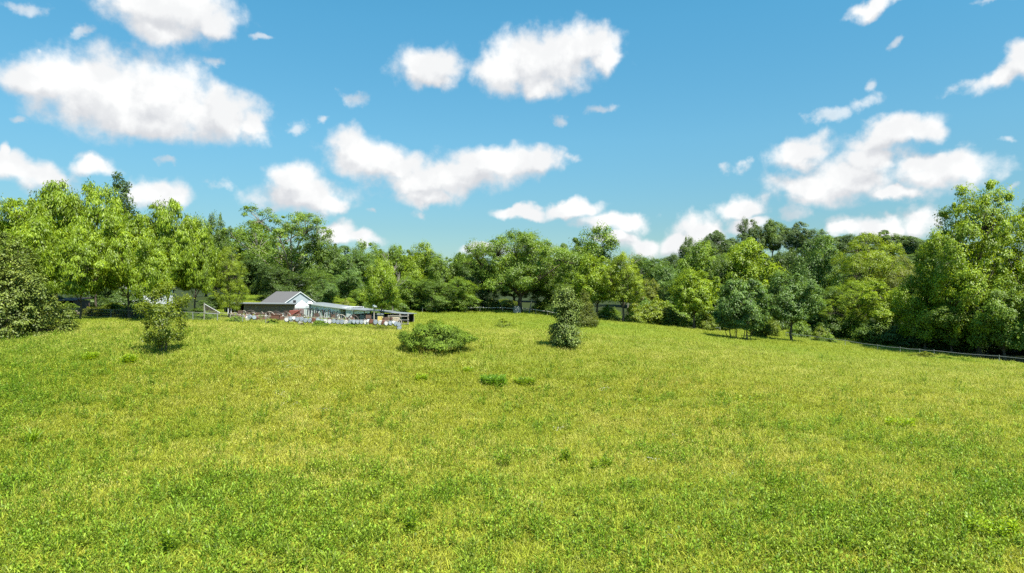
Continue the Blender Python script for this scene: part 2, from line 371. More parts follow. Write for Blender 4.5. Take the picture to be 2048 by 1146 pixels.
def tuft_mat(name, green, dry, dark=0.55, trans=0.35):
    m, t = mat(name)
    d = nd(t, 'ShaderNodeAttribute', {}, attribute_name='dry', attribute_type='INSTANCER').outputs['Fac']
    at = nd(t, 'ShaderNodeAttribute', {}, attribute_name='tint').outputs['Fac']
    c = nd(t, 'ShaderNodeMix', {0: d, 6: green + (1,), 7: dry + (1,)}, data_type='RGBA').outputs[2]
    k = nd(t, 'ShaderNodeMapRange', {'Value': at, 'To Min': dark * .75, 'To Max': 1.5}).outputs[0]
    c = nd(t, 'ShaderNodeVectorMath', {0: c, 'Scale': k}, operation='SCALE').outputs[0]
    p = nd(t, 'ShaderNodeBsdfPrincipled', {'Base Color': c, 'Roughness': 0.55, 'Specular IOR Level': 0.3})
    c3 = nd(t, 'ShaderNodeVectorMath', {0: c, 1: (1.3, 1.25, 0.6)}, operation='MULTIPLY').outputs[0]
    tr = nd(t, 'ShaderNodeBsdfTranslucent', {'Color': c3})
    s = nd(t, 'ShaderNodeMixShader', {0: trans, 1: p.outputs[0], 2: tr.outputs[0]})
    nd(t, 'ShaderNodeOutputMaterial', {'Surface': s.outputs[0]})
    return m
def source_collection(name, meshes):
    col = bpy.data.collections.new(name)
    for i, me_ in enumerate(meshes):
        o = bpy.data.objects.new('%s_source_%02d' % (name, i), me_); col.objects.link(o)
    return col
def scatter(name, P, rot, scale, idx, dry, col, m, label=None):
    me = bpy.data.meshes.new(name); n = len(P)
    me.vertices.add(n); me.vertices.foreach_set('co', P.reshape(-1).astype(np.float32))
    for an, ty, key, val in (('rotv', 'FLOAT_VECTOR', 'vector', rot), ('scl', 'FLOAT_VECTOR', 'vector', scale), ('idx', 'INT', 'value', idx), ('dry', 'FLOAT', 'value', dry)):
        at = me.attributes.new(an, ty, 'POINT'); at.data.foreach_set(key, val.reshape(-1).astype(np.int32 if ty == 'INT' else np.float32))
    me.materials.append(m)
    o = bpy.data.objects.new(name, me); C.objects.link(o); o['kind'] = 'stuff'
    if label: o['label'] = label; 
    g = bpy.data.node_groups.new(name + '_nodes', 'GeometryNodeTree')
    g.interface.new_socket('Geometry', in_out='INPUT', socket_type='NodeSocketGeometry'); g.interface.new_socket('Geometry', in_out='OUTPUT', socket_type='NodeSocketGeometry')
    gi = g.nodes.new('NodeGroupInput'); go = g.nodes.new('NodeGroupOutput')
    ci = g.nodes.new('GeometryNodeCollectionInfo'); ci.inputs['Collection'].default_value = col
    ci.inputs['Separate Children'].default_value = True; ci.inputs['Reset Children'].default_value = True
    iop = g.nodes.new('GeometryNodeInstanceOnPoints'); iop.inputs['Pick Instance'].default_value = True
    m2p = g.nodes.new('GeometryNodeMeshToPoints')
    g.links.new(gi.outputs[0], m2p.inputs['Mesh']); g.links.new(m2p.outputs[0], iop.inputs['Points'])
    g.links.new(ci.outputs[0], iop.inputs['Instance'])
    for an, ty, sock in (('rotv', 'FLOAT_VECTOR', 'Rotation'), ('scl', 'FLOAT_VECTOR', 'Scale'), ('idx', 'INT', 'Instance Index')):
        na = g.nodes.new('GeometryNodeInputNamedAttribute'); na.data_type = ty; na.inputs['Name'].default_value = an
        src = [s for s in na.outputs if s.enabled and s.name == 'Attribute'][0]
        if sock == 'Rotation':
            er = g.nodes.new('FunctionNodeEulerToRotation'); g.links.new(src, er.inputs[0]); src = er.outputs[0]
        g.links.new(src, iop.inputs[sock])
    g.links.new(iop.outputs[0], go.inputs[0])
    md = o.modifiers.new('scatter', 'NODES'); md.node_group = g
    return o
rng = np.random.default_rng(7)
def field_points(n, y0, y1, power=1.0, margin=6):
    """random spots inside the widening strip the camera looks over (with a margin for a step to the side)"""
    y = y0 + (y1 - y0) * rng.uniform(0, 1, n) ** power
    x = rng.uniform(-1, 1, n) * (0.77 * y + margin)
    return x, y
# land kept clear of grass: nothing stands taller than the meadow here; the yard and the wood edge keep short grass
def open_meadow(x, y):
    lim = np.interp((x / y * F + CX), [0, 163, 386, 434, 436, 830, 1100, 1250, 1450, 1585, 1755, 2048], [84, 86, 84, 84, 150, 140, 142, 132, 128, 144, 120, 84])
    return y < lim

def do_scatter(name, n, y0, y1, col, nvar, m, smin, smax, power=1.0, dens=None, tilt=0.12, label=None, zs=1.0, droff=0, flt=True, drn=.13):
    x, y = field_points(n, y0, y1, power)
    keep = open_meadow(x, y) if flt else np.ones(len(x), bool)
    if dens is not None: keep &= rng.uniform(0, 1, n) < dens(x, y)
    x, y = x[keep], y[keep]; k = len(x)
    P = np.stack([x, y, zga(x, y) - 0.01], 1)
    rot = np.stack([rng.normal(0, tilt, k), rng.normal(0, tilt, k), rng.uniform(0, 6.283, k)], 1)
    s = rng.uniform(smin, smax, k); S = np.stack([s, s, s * rng.uniform(.8, 1.2, k) * zs], 1)
    dry = np.clip(dryness(x, y) + rng.normal(0, drn, k) + droff, 0, 1)
    return scatter(name, P, rot, S, rng.integers(0, nvar, k), dry, col, m, label)

M_GRASS = tuft_mat('meadow_grass', (0.235, 0.32, 0.020), (0.40, 0.40, 0.043), 0.5)
M_WEED = tuft_mat('weed_leaf', (0.155, 0.275, 0.016), (0.265, 0.345, 0.030), 0.40, 0.3)
M_GRASS_FAR = tuft_mat('distant_meadow_grass', (0.205, 0.305, 0.022), (0.325, 0.355, 0.042), 0.95)
M_SEED = tuft_mat('seed_head', (0.36, 0.38, 0.06), (0.46, 0.42, 0.10), 0.6, 0.2)
gm = []
for i in range(8):
    q, tt, tips = blade_set(rng, 60, 0.44, 0.18, 0.50, 0.021, 1.7, 3, 0.5)
    gm.append(quads_mesh('grass_tuft_%d' % i, q, M_GRASS, tt))
GRASS_COL = source_collection('grass_tufts', gm)
gf = []
for i in range(6):
    q, tt, tips = blade_set(rng, 120, 0.85, 0.28, 0.55, 0.032, 1.0, 2, 0.36)
    gf.append(quads_mesh('far_grass_tuft_%d' % i, q, M_GRASS_FAR, tt * .6 + .1))
FAR_COL = source_collection('far_grass_tufts', gf)
do_scatter('meadow_grass', 74000, 15, 58, GRASS_COL, 8, M_GRASS, 0.75, 1.25, 0.75, label='fine yellow green meadow grass over the open field')
do_scatter('distant_grass', 62000, 54, 150, FAR_COL, 6, M_GRASS_FAR, 0.7, 1.15, 0.95, label='fine meadow grass further up the field')
do_scatter('lawn_grass', 60000, 150, 206, FAR_COL, 6, M_GRASS_FAR, 0.9, 1.3, 1, flt=False, droff=-.35, dens=lambda x, y: ((x / y * F + CX > 425) & (x / y * F + CX < 835)) * 1.0, label='bright lawn on the rise behind the yard buildings')
# seed heads: thin pale stalks
sm = []
for i in range(4):
    q, tt, tips = blade_set(rng, 22, 0.6, 0.36, 0.60, 0.007, 0.5, 2, 0.3)
    hd = np.stack([tips + [-.008, 0, -.03], tips + [.008, 0, -.03], tips + [.010, .02, .03], tips + [-.006, .02, .03]], 1)
    sm.append(quads_mesh('seed_stalks_%d' % i, np.concatenate([q, hd]), M_SEED, np.concatenate([tt, rng.uniform(.3, 1, len(hd))])))
SEED_COL = source_collection('seed_stalks', sm)
do_scatter('seeding_grass', 15000, 26, 80, SEED_COL, 4, M_SEED, .8, 1.2, 0.8, dens=lambda x, y: sstep(.35, .75, dryness(x, y)) * .9 + .1, label='pale seeding grass stalks over the meadow')
# leafy weeds
wm = []
for i in range(5):
    q, tt = stem_leaves(rng, 8, 0.46, 0.17, 0.038, 0.36, 0.2); wm.append(quads_mesh('weed_%d' % i, q, M_WEED, tt))
for i in range(3):
    q, tt = stem_leaves(rng, 9, 0.28, 0.17, 0.070, 0.42, 0.4); wm.append(quads_mesh('broad_weed_%d' % i, q, M_WEED, tt))
WEED_COL = source_collection('weeds', wm)
def weed_density(x, y):
    return np.clip(.7 * sstep(.46, .66, fbm(x, y, 6, 21, 4)) * (1 - .85 * sstep(26, 52, y)) + .40 * (1 - sstep(24, 38, y)) + .5 * sstep(14, 40, -x - (y - 40) * .3), 0, 1)
do_scatter('leafy_weeds', 42000, 15, 75, WEED_COL, 8, M_WEED, .6, 1.55, 0.7, dens=weed_density, label='lush leafy weeds growing in patches through the grass', droff=-.12, drn=.3)
# tall single weed stems and arching coarse grass
tm = []
for i in range(4):
    q, tt = stem_leaves(rng, 1 + i % 3, 0.9, 0.27, 0.05, 0.22, 0.2); tm.append(quads_mesh('tall_weed_%d' % i, q, M_WEED, tt))
TALL_COL = source_collection('tall_weeds', tm)
do_scatter('tall_weeds', 1300, 17, 60, TALL_COL, 4, M_WEED, .7, 1.15, 0.9, dens=lambda x, y: .25 + .75 * sstep(.45, .65, fbm(x, y, 8, 31, 3)), label='tall leafy weed stems standing above the grass', droff=-.3)
cm = []
for i in range(4):
    q, tt, tips = blade_set(rng, 46, 0.6, 0.5, 0.9, 0.028, 1.7, 5, 0.35, clumped=True); cm.append(quads_mesh('coarse_grass_%d' % i, q, M_WEED, tt))
COARSE_COL = source_collection('coarse_grass', cm)
do_scatter('coarse_grass', 6000, 16, 85, COARSE_COL, 4, M_WEED, .55, 1.0, 0.9, dens=lambda x, y: sstep(.5, .66, fbm(x, y, 7, 41, 3)) * .8 * (1 - .7 * sstep(35, 60, y)) + .08, label='arching tufts of coarse grass in the meadow')
M_FLOWER = plain('white_petals', (0.75, 0.74, 0.7), 0.7)
fm = []
for i in range(3):
    n = 14; aa = rng.uniform(0, 6.28, n); rr = rng.uniform(.05, .4, n); ct = np.stack([rr * np.cos(aa), rr * np.sin(aa), rng.uniform(.38, .6, n)], 1)
    Q_ = [np.stack([ct + d_ for d_ in (np.array(o_) * .014 for o_ in ((-1, -1, 0), (1, -1, .2), (1, 1, 0), (-1, 1, -.2)))], 1)]
    fm.append(quads_mesh('fleabane_%d' % i, np.concatenate(Q_), M_FLOWER))
FLOWER_COL = source_collection('fleabane', fm)
def fl_d(x, y):
    px = x / y * F + CX
    return np.exp(-((px - 585) / 60) ** 2 - ((y - 50) / 5) ** 2) + .012 + .10 * np.exp(-((px - 960) / 260) ** 2 - ((y - 36) / 8) ** 2)
do_scatter('white_wildflowers', 1500, 22, 70, FLOWER_COL, 3, M_FLOWER, .7, 1.2, 1, dens=fl_d, label='tiny white wildflowers sprinkled in the meadow')
#@@TREES
def norm(v): return v / (np.linalg.norm(v, axis=-1, keepdims=True) + 1e-9)
def make_tree(seed, H, Wd, base=0.22, prof='dome', ncl=150, rc=1.0, nl=150, leaf=(0.30, 0.18), droop=0.3, lump=0.25, trunk=0.22,
              nstem=1, lm=None, bm=None, flat=0.75, bare=0.0, up=0.5, spread=0.15, inner=0.35, shag=0.0, jitter=1.0):
    """crown of leaf clumps carried on limbs; returns (crown mesh, trunk mesh) standing on z = 0"""
    r = np.random.default_rng(seed)
    z0 = base * H; zc = H - z0; ph = r.uniform(0, 6.28, 8)
    def rad(t, th):
        if prof == 'dome': b = np.sqrt(np.clip(1 - np.clip((t - .38) / .64, 0, 1) ** 2.2, 0, 1)) * (0.62 + 0.38 * np.clip(t / .38, 0, 1) ** .8)
        elif prof == 'oval': b = np.sqrt(np.clip(1 - np.abs((t - .45) / .57) ** 2.3, 0, 1))
        elif prof == 'cone': b = np.clip(1.06 - t, 0, 1) ** .75 * np.clip(.72 + t * 2.2, 0, 1)
        elif prof == 'egg': b = np.sqrt(np.clip(1 - ((t - .36) / .66) ** 2, 0.02, 1)) * np.clip(.35 + t * 3, 0, 1)
        elif prof == 'two': b = np.where(t < .45, np.sqrt(np.clip(1 - ((t - .2) / .33) ** 2, 0.42, 1)), .78 * np.sqrt(np.clip(1 - ((t - .64) / .39) ** 2, 0.06, 1)))
        elif prof == 'umbrella': b = np.clip(t * 1.8, .35, 1) * np.sqrt(np.clip(1 - np.clip((t - .5) / .52, 0, 1) ** 2.6, 0, 1))
        elif prof == 'flatdome': b = np.sqrt(np.clip(1 - t ** 2.4, 0, 1))
        elif prof == 'vase': b = np.clip(.28 + t * 1.1, 0, 1) * np.sqrt(np.clip(1 - np.clip((t - .62) / .4, 0, 1) ** 2.2, 0, 1))
        w = 1 + lump * (np.sin(3 * th + ph[0] + 4 * t) * .45 + np.sin(2 * th + ph[1] - 7 * t) * .45 + np.sin(5 * th + ph[2] + 9 * t) * .4 + np.sin(7 * th + ph[3] - 15 * t) * .25)
        return b * w * Wd / 2
    n = ncl * 14
    t = r.uniform(0.0, 1.0, n); th = r.uniform(0, 6.283, n)
    bigR = rad(t, th); q = np.where(r.uniform(0, 1, n) < inner, r.uniform(.15, .85, n), r.uniform(.78, 1.0, n))
    keep = r.uniform(0, 1, n) < np.clip(bigR / (Wd / 2), .1, 1)
    c = np.stack([bigR * q * np.cos(th), bigR * q * np.sin(th), z0 + t * zc * (1 + lump * .16 * np.sin(2 * th + ph[4]) + lump * .16 * np.sin(3 * th + ph[5] + q * 3))], 1)[keep]
    sel = [0]; md = np.linalg.norm(c - c[0], axis=1)          # farthest-first gives an even, uncrowded set of clumps
    cand = c[:min(len(c), ncl * 6)]
    md = md[:len(cand)]
    for _ in range(ncl - 1):
        i = int(np.argmax(md * r.uniform(.6, 1, len(cand)))); sel.append(i); md = np.minimum(md, np.linalg.norm(cand - cand[i], axis=1))
    cl = cand[sel]
    for _ in range(2):                                       # draw in the clumps that stand off alone
        D_ = np.linalg.norm(cl[:, None] - cl[None], axis=2); o_ = np.argsort(D_, 1)[:, 1:5]; far_ = np.take_along_axis(D_, o_, 1)[:, 1] > 1.35 * rc
        cl[far_] = cl[far_] * .45 + cl[o_[far_]].mean(1) * .55
    rcs = rc * r.uniform(.45, 1.5, ncl)
    cl = cl - norm(cl - np.array([0, 0, z0 + zc * .4])) * rcs[:, None] * .6
    # leaves
    N = ncl * nl; ci = np.repeat(np.arange(ncl), nl)
    sq = r.uniform(.55, 1.5, (ncl, 3)); d = norm(r.normal(0, 1, (N, 3)) + np.array([0, 0, .3])); rr = r.uniform(.1, 1.15, N) ** .6
    axs = np.array([1.0, 1.0, flat])
    outc = norm((cl - np.array([0, 0, z0 + zc * .25])) * np.array([1, 1, .8]))
    p = cl[ci] + d * axs * sq[ci] * (rr * rcs[ci])[:, None] * (1 + (.25 + shag) * r.uniform(-.3, 1, N) ** 3)[:, None]
    p[:, 2] -= droop * 0.35 * rcs[ci] * (np.linalg.norm(d[:, :2], axis=1) ** 2)
    p[:, 2] = np.maximum(p[:, 2], 0.04)
    nrm = norm(d * .7 + np.array([0, 0, up]) + outc[ci] * .45 + r.normal(0, .38 * jitter, (N, 3)))
    ax = norm(np.stack([d[:, 0], d[:, 1], -droop * np.ones(N) * 1.2 + d[:, 2] * .3], 1) + r.normal(0, .35 * jitter, (N, 3)))
    ax = norm(ax - nrm * np.sum(ax * nrm, 1, keepdims=True) * .85)
    sd2 = norm(np.cross(nrm, ax)); L = leaf[0] * r.uniform(.6, 1.25, N)[:, None]; Wl = leaf[1] * r.uniform(.7, 1.2, N)[:, None]
    fold = nrm * L * .10
    Vq = np.stack([p - ax * L * .5, p - sd2 * Wl * .5 + fold, p + ax * L * .5 - nrm * L * .12 * (1 + droop), p + sd2 * Wl * .5 + fold], 1)
    ctint = r.uniform(.25, .75, ncl)
    tint = np.clip(ctint[ci] + r.normal(0, .17, N), 0, 1)
    crown = quads_mesh('crown', Vq, lm or M_LEAF, tint)
    # trunk and limbs
    mb = MB(); K = max(4, min(11, ncl // 12))
    stems = []
    for s_ in range(nstem):
        if nstem == 1: bx, by = 0, 0
        else: a_ = 6.283 * s_ / nstem + r.uniform(-.4, .4); bx, by = spread * Wd * .5 * math.cos(a_) * r.uniform(.3, 1), spread * Wd * .5 * math.sin(a_) * r.uniform(.3, 1)
        lx, ly = (bx * 1.8 + r.normal(0, .02 * Wd), by * 1.8 + r.normal(0, .02 * Wd))
        tr_ = trunk * (1 if nstem == 1 else r.uniform(.5, 1.0))
        hs = H * (.82 if prof in ('cone', 'oval', 'two') else .62)
        zz = [0, .06, .2, .45, .7, 1]
        pts = [(bx + (lx - bx) * k + r.normal(0, .012 * H) * (k > .1), by + (ly - by) * k + r.normal(0, .012 * H) * (k > .1), hs * k) for k in zz]
        pts[0] = (bx, by, -.25)
        mb.tube(pts, [tr_ * 1.35, tr_ * 1.05, tr_ * .9, tr_ * .68, tr_ * .42, tr_ * .12], 8); stems.append(pts)
    cen = cl[r.choice(ncl, K, replace=False)]
    for _ in range(4):
        as_ = np.argmin(np.linalg.norm(cl[:, None] - cen[None], axis=2), 1)
        for k in range(K):
            if (as_ == k).any(): cen[k] = cl[as_ == k].mean(0)
    for k in range(K):
        mem = cl[as_ == k]
        if not len(mem): continue
        st = stems[k % len(stems)]; c0 = Vector(cen[k]) * .93; c0.z = cen[k][2] - .06 * H
        hz = max(.12 * H if nstem > 1 else min(z0 * .8, .3 * H), c0.z - (c0.xy.length) * (.8 if prof != 'cone' else .2)); hz = min(hz, .8 * H * (.82 if prof in ('cone', 'oval', 'two') else .62))
        def on(stp, z):
            for a_, b_ in zip(stp[:-1], stp[1:]):
                if a_[2] <= z <= b_[2]:
                    f_ = (z - a_[2]) / (b_[2] - a_[2] + 1e-6); return Vector(a_).lerp(Vector(b_), f_)
            return Vector(stp[-2])
        s0 = on(st, hz); lr = trunk * .42 * (1 if nstem == 1 else .6)
        mid = s0.lerp(c0, .5) + Vector((0, 0, .035 * H)) + Vector(r.normal(0, .012 * H, 3))
        mb.tube([s0, mid, c0], [lr, lr * .75, lr * .45], 6)
        for m_ in mem[:max(3, int(len(mem) * (.75 + bare)))]:
            e = Vector(m_); md_ = c0.lerp(e, .5) + Vector(r.normal(0, .01 * H, 3)); mb.tube([c0, md_, e], [lr * .4, lr * .26, lr * .08], 4)
    tm_ = mb.build('trunk', bm or M_BARK, None); tme = tm_.data; bpy.data.objects.remove(tm_)
    tme.polygons.foreach_set('use_smooth', [True] * len(tme.polygons))
    return crown, tme, H, Wd

PROTO = {
 'hickory': [make_tree(s_, 15, 11.5, .24, 'dome', 190, .95, 150, (.46, .15), .95, .42, .20, up=.35, flat=.62, shag=.5) for s_ in (1, 2, 3)],
 'oak': [make_tree(11, 18, 22, .25, 'dome', 420, 1.3, 150, (.34, .20), .25, .55, .55, flat=.6, inner=.3)],
 'broadleaf': [make_tree(21, 14, 11, .12, 'dome', 180, 1.15, 150, (.34, .22), .35, .5, .24),
               make_tree(22, 14, 9.5, .10, 'oval', 170, 1.1, 150, (.34, .22), .35, .5, .22),
               make_tree(23, 14, 12, .14, 'umbrella', 190, 1.15, 150, (.34, .20), .45, .6, .26, flat=.55),
               make_tree(24, 14, 10, .06, 'dome', 210, .95, 140, (.28, .17), .25, .45, .22)],
 'clear': [make_tree(27, 14, 11, .27, 'dome', 190, 1.0, 150, (.32, .20), .35, .35, .26), make_tree(28, 14, 10, .30, 'oval', 160, 1.0, 150, (.32, .20), .35, .4, .24)],
 'clear_feathery': [make_tree(52, 14, 11, .25, 'dome', 220, .9, 150, (.24, .12), .45, .30, .3, flat=.55)],
 'open': [make_tree(31, 17, 18, .22, 'vase', 210, 1.05, 120, (.30, .18), .3, .65, .42, bm=M_PALE_BARK, inner=.3, flat=.6, bare=.25)],
 'multistem': [make_tree(41, 12, 11.5, .13, 'dome', 230, .85, 150, (.34, .20), .6, .22, .13, nstem=8, spread=.42, flat=.6)],
 'feathery': [make_tree(51, 16, 14, .10, 'dome', 330, .95, 170, (.22, .11), .45, .30, .3, flat=.5)],
 'tall_leafy': [make_tree(61, 22, 20, .05, 'dome', 420, 1.15, 170, (.32, .20), .35, .35, .42, flat=.6, inner=.4)],
 'sapling': [make_tree(71, 5.5, 4.0, .05, 'egg', 115, .36, 66, (.17, .09), .3, .5, .05, nstem=4, spread=.15, inner=.4, shag=1.0)],
 'bush': [make_tree(81, 3.0, 6.8, .16, 'flatdome', 190, .42, 170, (.17, .06), .35, .16, .045, nstem=14, spread=.40, up=.9, flat=.6, lm=M_LEAF_MATTE)],
 'holly_shrub': [make_tree(91, 11, 10, .0, 'cone', 330, .75, 150, (.19, .12), .3, .22, .14, nstem=4, spread=.2, lm=M_LEAF_GLOSSY, inner=.3)],
 'evergreen_shrub': [make_tree(101, 5.6, 2.9, .0, 'two', 150, .38, 140, (.15, .09), .2, .28, .05, nstem=3, spread=.2, lm=M_LEAF_GLOSSY, inner=.3, shag=.6)],
 'cedar': [make_tree(111, 5, 3.0, .0, 'cone', 170, .36, 170, (.16, .05), -.5, .2, .07, up=.2, flat=1.1)],
 'shrub': [make_tree(121, 3, 4.0, .0, 'flatdome', 90, .5, 110, (.19, .12), .3, .5, .04, nstem=5, spread=.4),
           make_tree(122, 3.4, 3.2, .0, 'dome', 80, .5, 110, (.21, .11), .5, .5, .04, nstem=4, spread=.35, shag=.5)],
}
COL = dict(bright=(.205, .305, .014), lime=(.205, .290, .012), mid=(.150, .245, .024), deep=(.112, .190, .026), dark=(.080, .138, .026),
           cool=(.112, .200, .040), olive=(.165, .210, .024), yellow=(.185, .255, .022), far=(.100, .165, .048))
used_proto = {}
def put_tree(kind, px, top, wid, Y, col, label, name='tree', cat='tree', group=None, var=0, rot=None, base_py=None, depth=None, sink=0.0, trunk_col=None):
    crown, trunk, H, Wd = PROTO[kind][var % len(PROTO[kind])]
    x = (px - CX) / F * Y
    z = zg(x, Y) if base_py is None else CAMZ - (base_py - HY) / F * Y
    ztop = CAMZ - (top - HY) / F * Y
    sz = (ztop - z) / (H * 0.985); sx_ = wid / F * Y / (Wd * 1.08)
    o = empty(name, (x, Y, z - sink)); rot = (px * 7.13 + Y * 3.7) % 6.283 if rot is None else rot
    for nm, me_ in (('trunk', trunk), ('crown', crown)):
        k = bpy.data.objects.new(nm, me_); C.objects.link(k); k.parent = o
        k.color = (*COL[col], 1) if isinstance(col, str) else (*col, 1)
        if nm == 'trunk' and sz / max(sx_, .01) > 10: pass
    o.rotation_euler = (0, 0, rot); o.scale = (sx_, sx_, sz)
    tag(o, label, cat, group); return o

GL = 'trees around the field'
T = [
 # left stand behind the wire fence
 ('hickory', 25,392,165,92,'bright','bright green tree at the left edge, just behind the dark glossy shrub',0),
 ('hickory', 112,362,165,99,'bright','tallest bright green drooping tree, its wispy top above the left stand',1),
 ('hickory', 192,372,150,97,'bright','bright green drooping tree in front of the dark juniper top in the left stand',2),
 ('hickory', 75,440,140,86,'bright','lower drooping tree beside the dark glossy shrub at the left',2),
 ('hickory', 160,450,130,84,'bright','low bright tree leaning over the pair of left fence posts',0),
 ('hickory', 258,425,140,88,'bright','bright drooping tree whose trunk stands clear between the left fence and sapling',1),
 ('hickory', 338,396,140,88,'bright','bright green tree with the pointed tops standing right behind the sapling',0),
 ('hickory', 392,438,105,90,'bright','last bright drooping tree at the right end of the left stand',2),
 ('hickory', 310,470,110,83,'bright','low drooping tree hanging directly above the sapling',1),
 ('hickory', -45,400,170,95,'bright','bright drooping tree cut off by the left picture edge',1),
 ('feathery', 458,492,78,92,'lime','yellow green tree with layered sprays left of the cottage',0),
 ('cedar', 243,362,130,135,'dark','dark pointed juniper top rising behind the bright left trees',0),
 ('broadleaf', 433,432,52,150,'deep','small dark round crown behind the right end of the bright left stand',1),
 # behind the yard
 ('broadleaf', 500,448,125,208,'mid','mid green tree with a flat top just left of the open-limbed tall tree',2),
 ('open', 578,424,190,150,'mid','tall open-crowned tree with pale limbs showing, behind the cottage',0),
 ('broadleaf', 652,478,80,150,'deep','dark crown on the right shoulder of the open-limbed tall tree',0),
 ('broadleaf', 548,530,90,128,'dark','dark leafy tree close behind the cottage roof ridge',3),
 ('broadleaf', 478,520,90,210,'deep','dark tree behind the bright lawn strip left of the cottage',3),
 ('broadleaf', 635,540,80,130,'deep','low dark tree behind the cottage gable',3),
 ('broadleaf', 705,500,90,172,'cool','bluish green crown starting the low skyline right of the open-limbed tree',2),
 ('broadleaf', 745,490,80,178,'mid','crown behind the dead grey branches on the low skyline',0),
 ('broadleaf', 792,494,80,180,'mid','rounded mid green crown just right of the dead grey branches on the skyline',1),
 ('broadleaf', 835,492,75,175,'bright','lighter green crown on the skyline above the wooden shed roof',0),
 ('broadleaf', 880,508,70,172,'mid','pale green crown in the dip of the skyline left of the great oak',3),
 ('broadleaf', 922,508,70,175,'deep','dark crown in the dip of the skyline touching the great oak',1),
 ('broadleaf', 690,545,80,135,'cool','small tree with layered drooping leaves behind the white wing',2),
 ('broadleaf', 655,562,52,122,'cool','smaller layered tree directly behind the white wing roof',2),
 ('broadleaf', 720,575,42,120,'mid','little slender tree behind the middle of the white wing roof',2),
 ('hickory', 762,520,84,87,'bright','bright leafy tree growing in front of the wooden shed',2),
 ('broadleaf', 820,552,90,128,'mid','dense tree behind the right end of the wooden shed',3),
 ('broadleaf', 868,560,90,126,'deep','dense dark tree behind the spreading round bush',3),
 ('broadleaf', 918,555,80,130,'mid','dense tree behind the left part of the pole fence',3),
 ('broadleaf', 965,520,80,138,'dark','darkest tree at the left flank of the great oak',3),
 # centre
 ('oak', 1040,460,205,136,'mid','great spreading oak with a thick pale-footed trunk in the centre',0),
 ('broadleaf', 1100,520,95,142,'deep','dark tree tucked under the right side of the great oak',3),
 ('broadleaf', 1180,464,120,152,'mid','big rounded crown on the skyline right of the great oak',0),
 ('broadleaf', 1128,498,80,150,'mid','mid green crown filling between the great oak and the big rounded crown',2),
 ('clear', 1195,512,105,127,'bright','bright green tree behind the pair of dark evergreens',0),
 ('clear_feathery', 1246,505,98,123,'lime','yellow green tree standing alone on a dark trunk at the wood edge',0),
 # right middle
 ('broadleaf', 1322,522,90,190,'cool','bluish green vine-hung tree right of the lone yellow green tree',0),
 ('broadleaf', 1300,560,60,160,'olive','pale vine-draped small tree right of the lone yellow green tree',1),
 ('broadleaf', 1352,555,75,150,'cool','low bluish tree behind the row of yellow shrubs',3),
 ('broadleaf', 1405,488,100,155,'mid','mid green tree rising below the left shoulder of the hill',1),
 ('clear', 1388,540,108,122,'bright','light green tree just left of the dark many-stemmed tree',0),
 ('clear', 1493,479,120,150,'bright','light-tipped rounded tree standing above the dark many-stemmed tree',1),
 ('broadleaf', 1443,510,70,148,'deep','dark tree between the two light green trees left of the hill centre',3),
 ('multistem', 1482,552,128,100,'cool','dark dome-shaped tree on many thin stems with a shadow on the grass',0),
 ('clear', 1583,546,120,106,'cool','dark leafy tree on one trunk at the start of the right fence',0),
 ('broadleaf', 1568,500,85,165,'dark','dark shaded crown above the single-trunk tree at the fence start',3),
 ('broadleaf', 1628,484,110,158,'cool','mid green crown left of the large yellow green domed tree',0),
 ('feathery', 1738,466,168,136,'lime','large yellow green domed tree with feathery foliage',0),
 ('feathery', 1712,560,120,124,'bright','lower feathery tree in front of the large yellow green dome',0),
 ('broadleaf', 1668,575,90,128,'deep','shaded low tree at the left foot of the large yellow green dome',3),
 ('feathery', 1800,510,120,132,'olive','olive feathery crown right of the large yellow green dome',0),
 ('broadleaf', 1782,572,120,117,'bright','bright leafy tree bending over the middle of the right fence',2),
 ('broadleaf', 1850,530,110,106,'bright','leafy tree filling the gap left of the tallest right tree',0),
 ('tall_leafy', 1958,368,235,101,'bright','tallest tree on the right with a dark trunk behind the wire fence',0),
 ('tall_leafy', 2078,386,190,103,'bright','tall leafy tree cut off by the right picture edge',0),
 ('broadleaf', 2010,560,120,95,'mid','low leafy tree under the tallest right trees at the picture edge',0),
 ('broadleaf', 1905,600,100,102,'mid','low leafy growth tree left of the dark trunk by the right fence',2),
 ('broadleaf', 2190,450,200,90,'bright','bright tree standing beyond the right picture edge',1),
 ('broadleaf', -190,430,190,92,'bright','bright tree standing beyond the left picture edge',0),
]
for (k_, px, top, wd, Y, co, lab, v_) in T:
    put_tree(k_, px, top, wd, Y, co, lab, name={'oak': 'oak_tree', 'cedar': 'juniper_tree'}.get(k_, 'tree'), group=GL, var=v_)
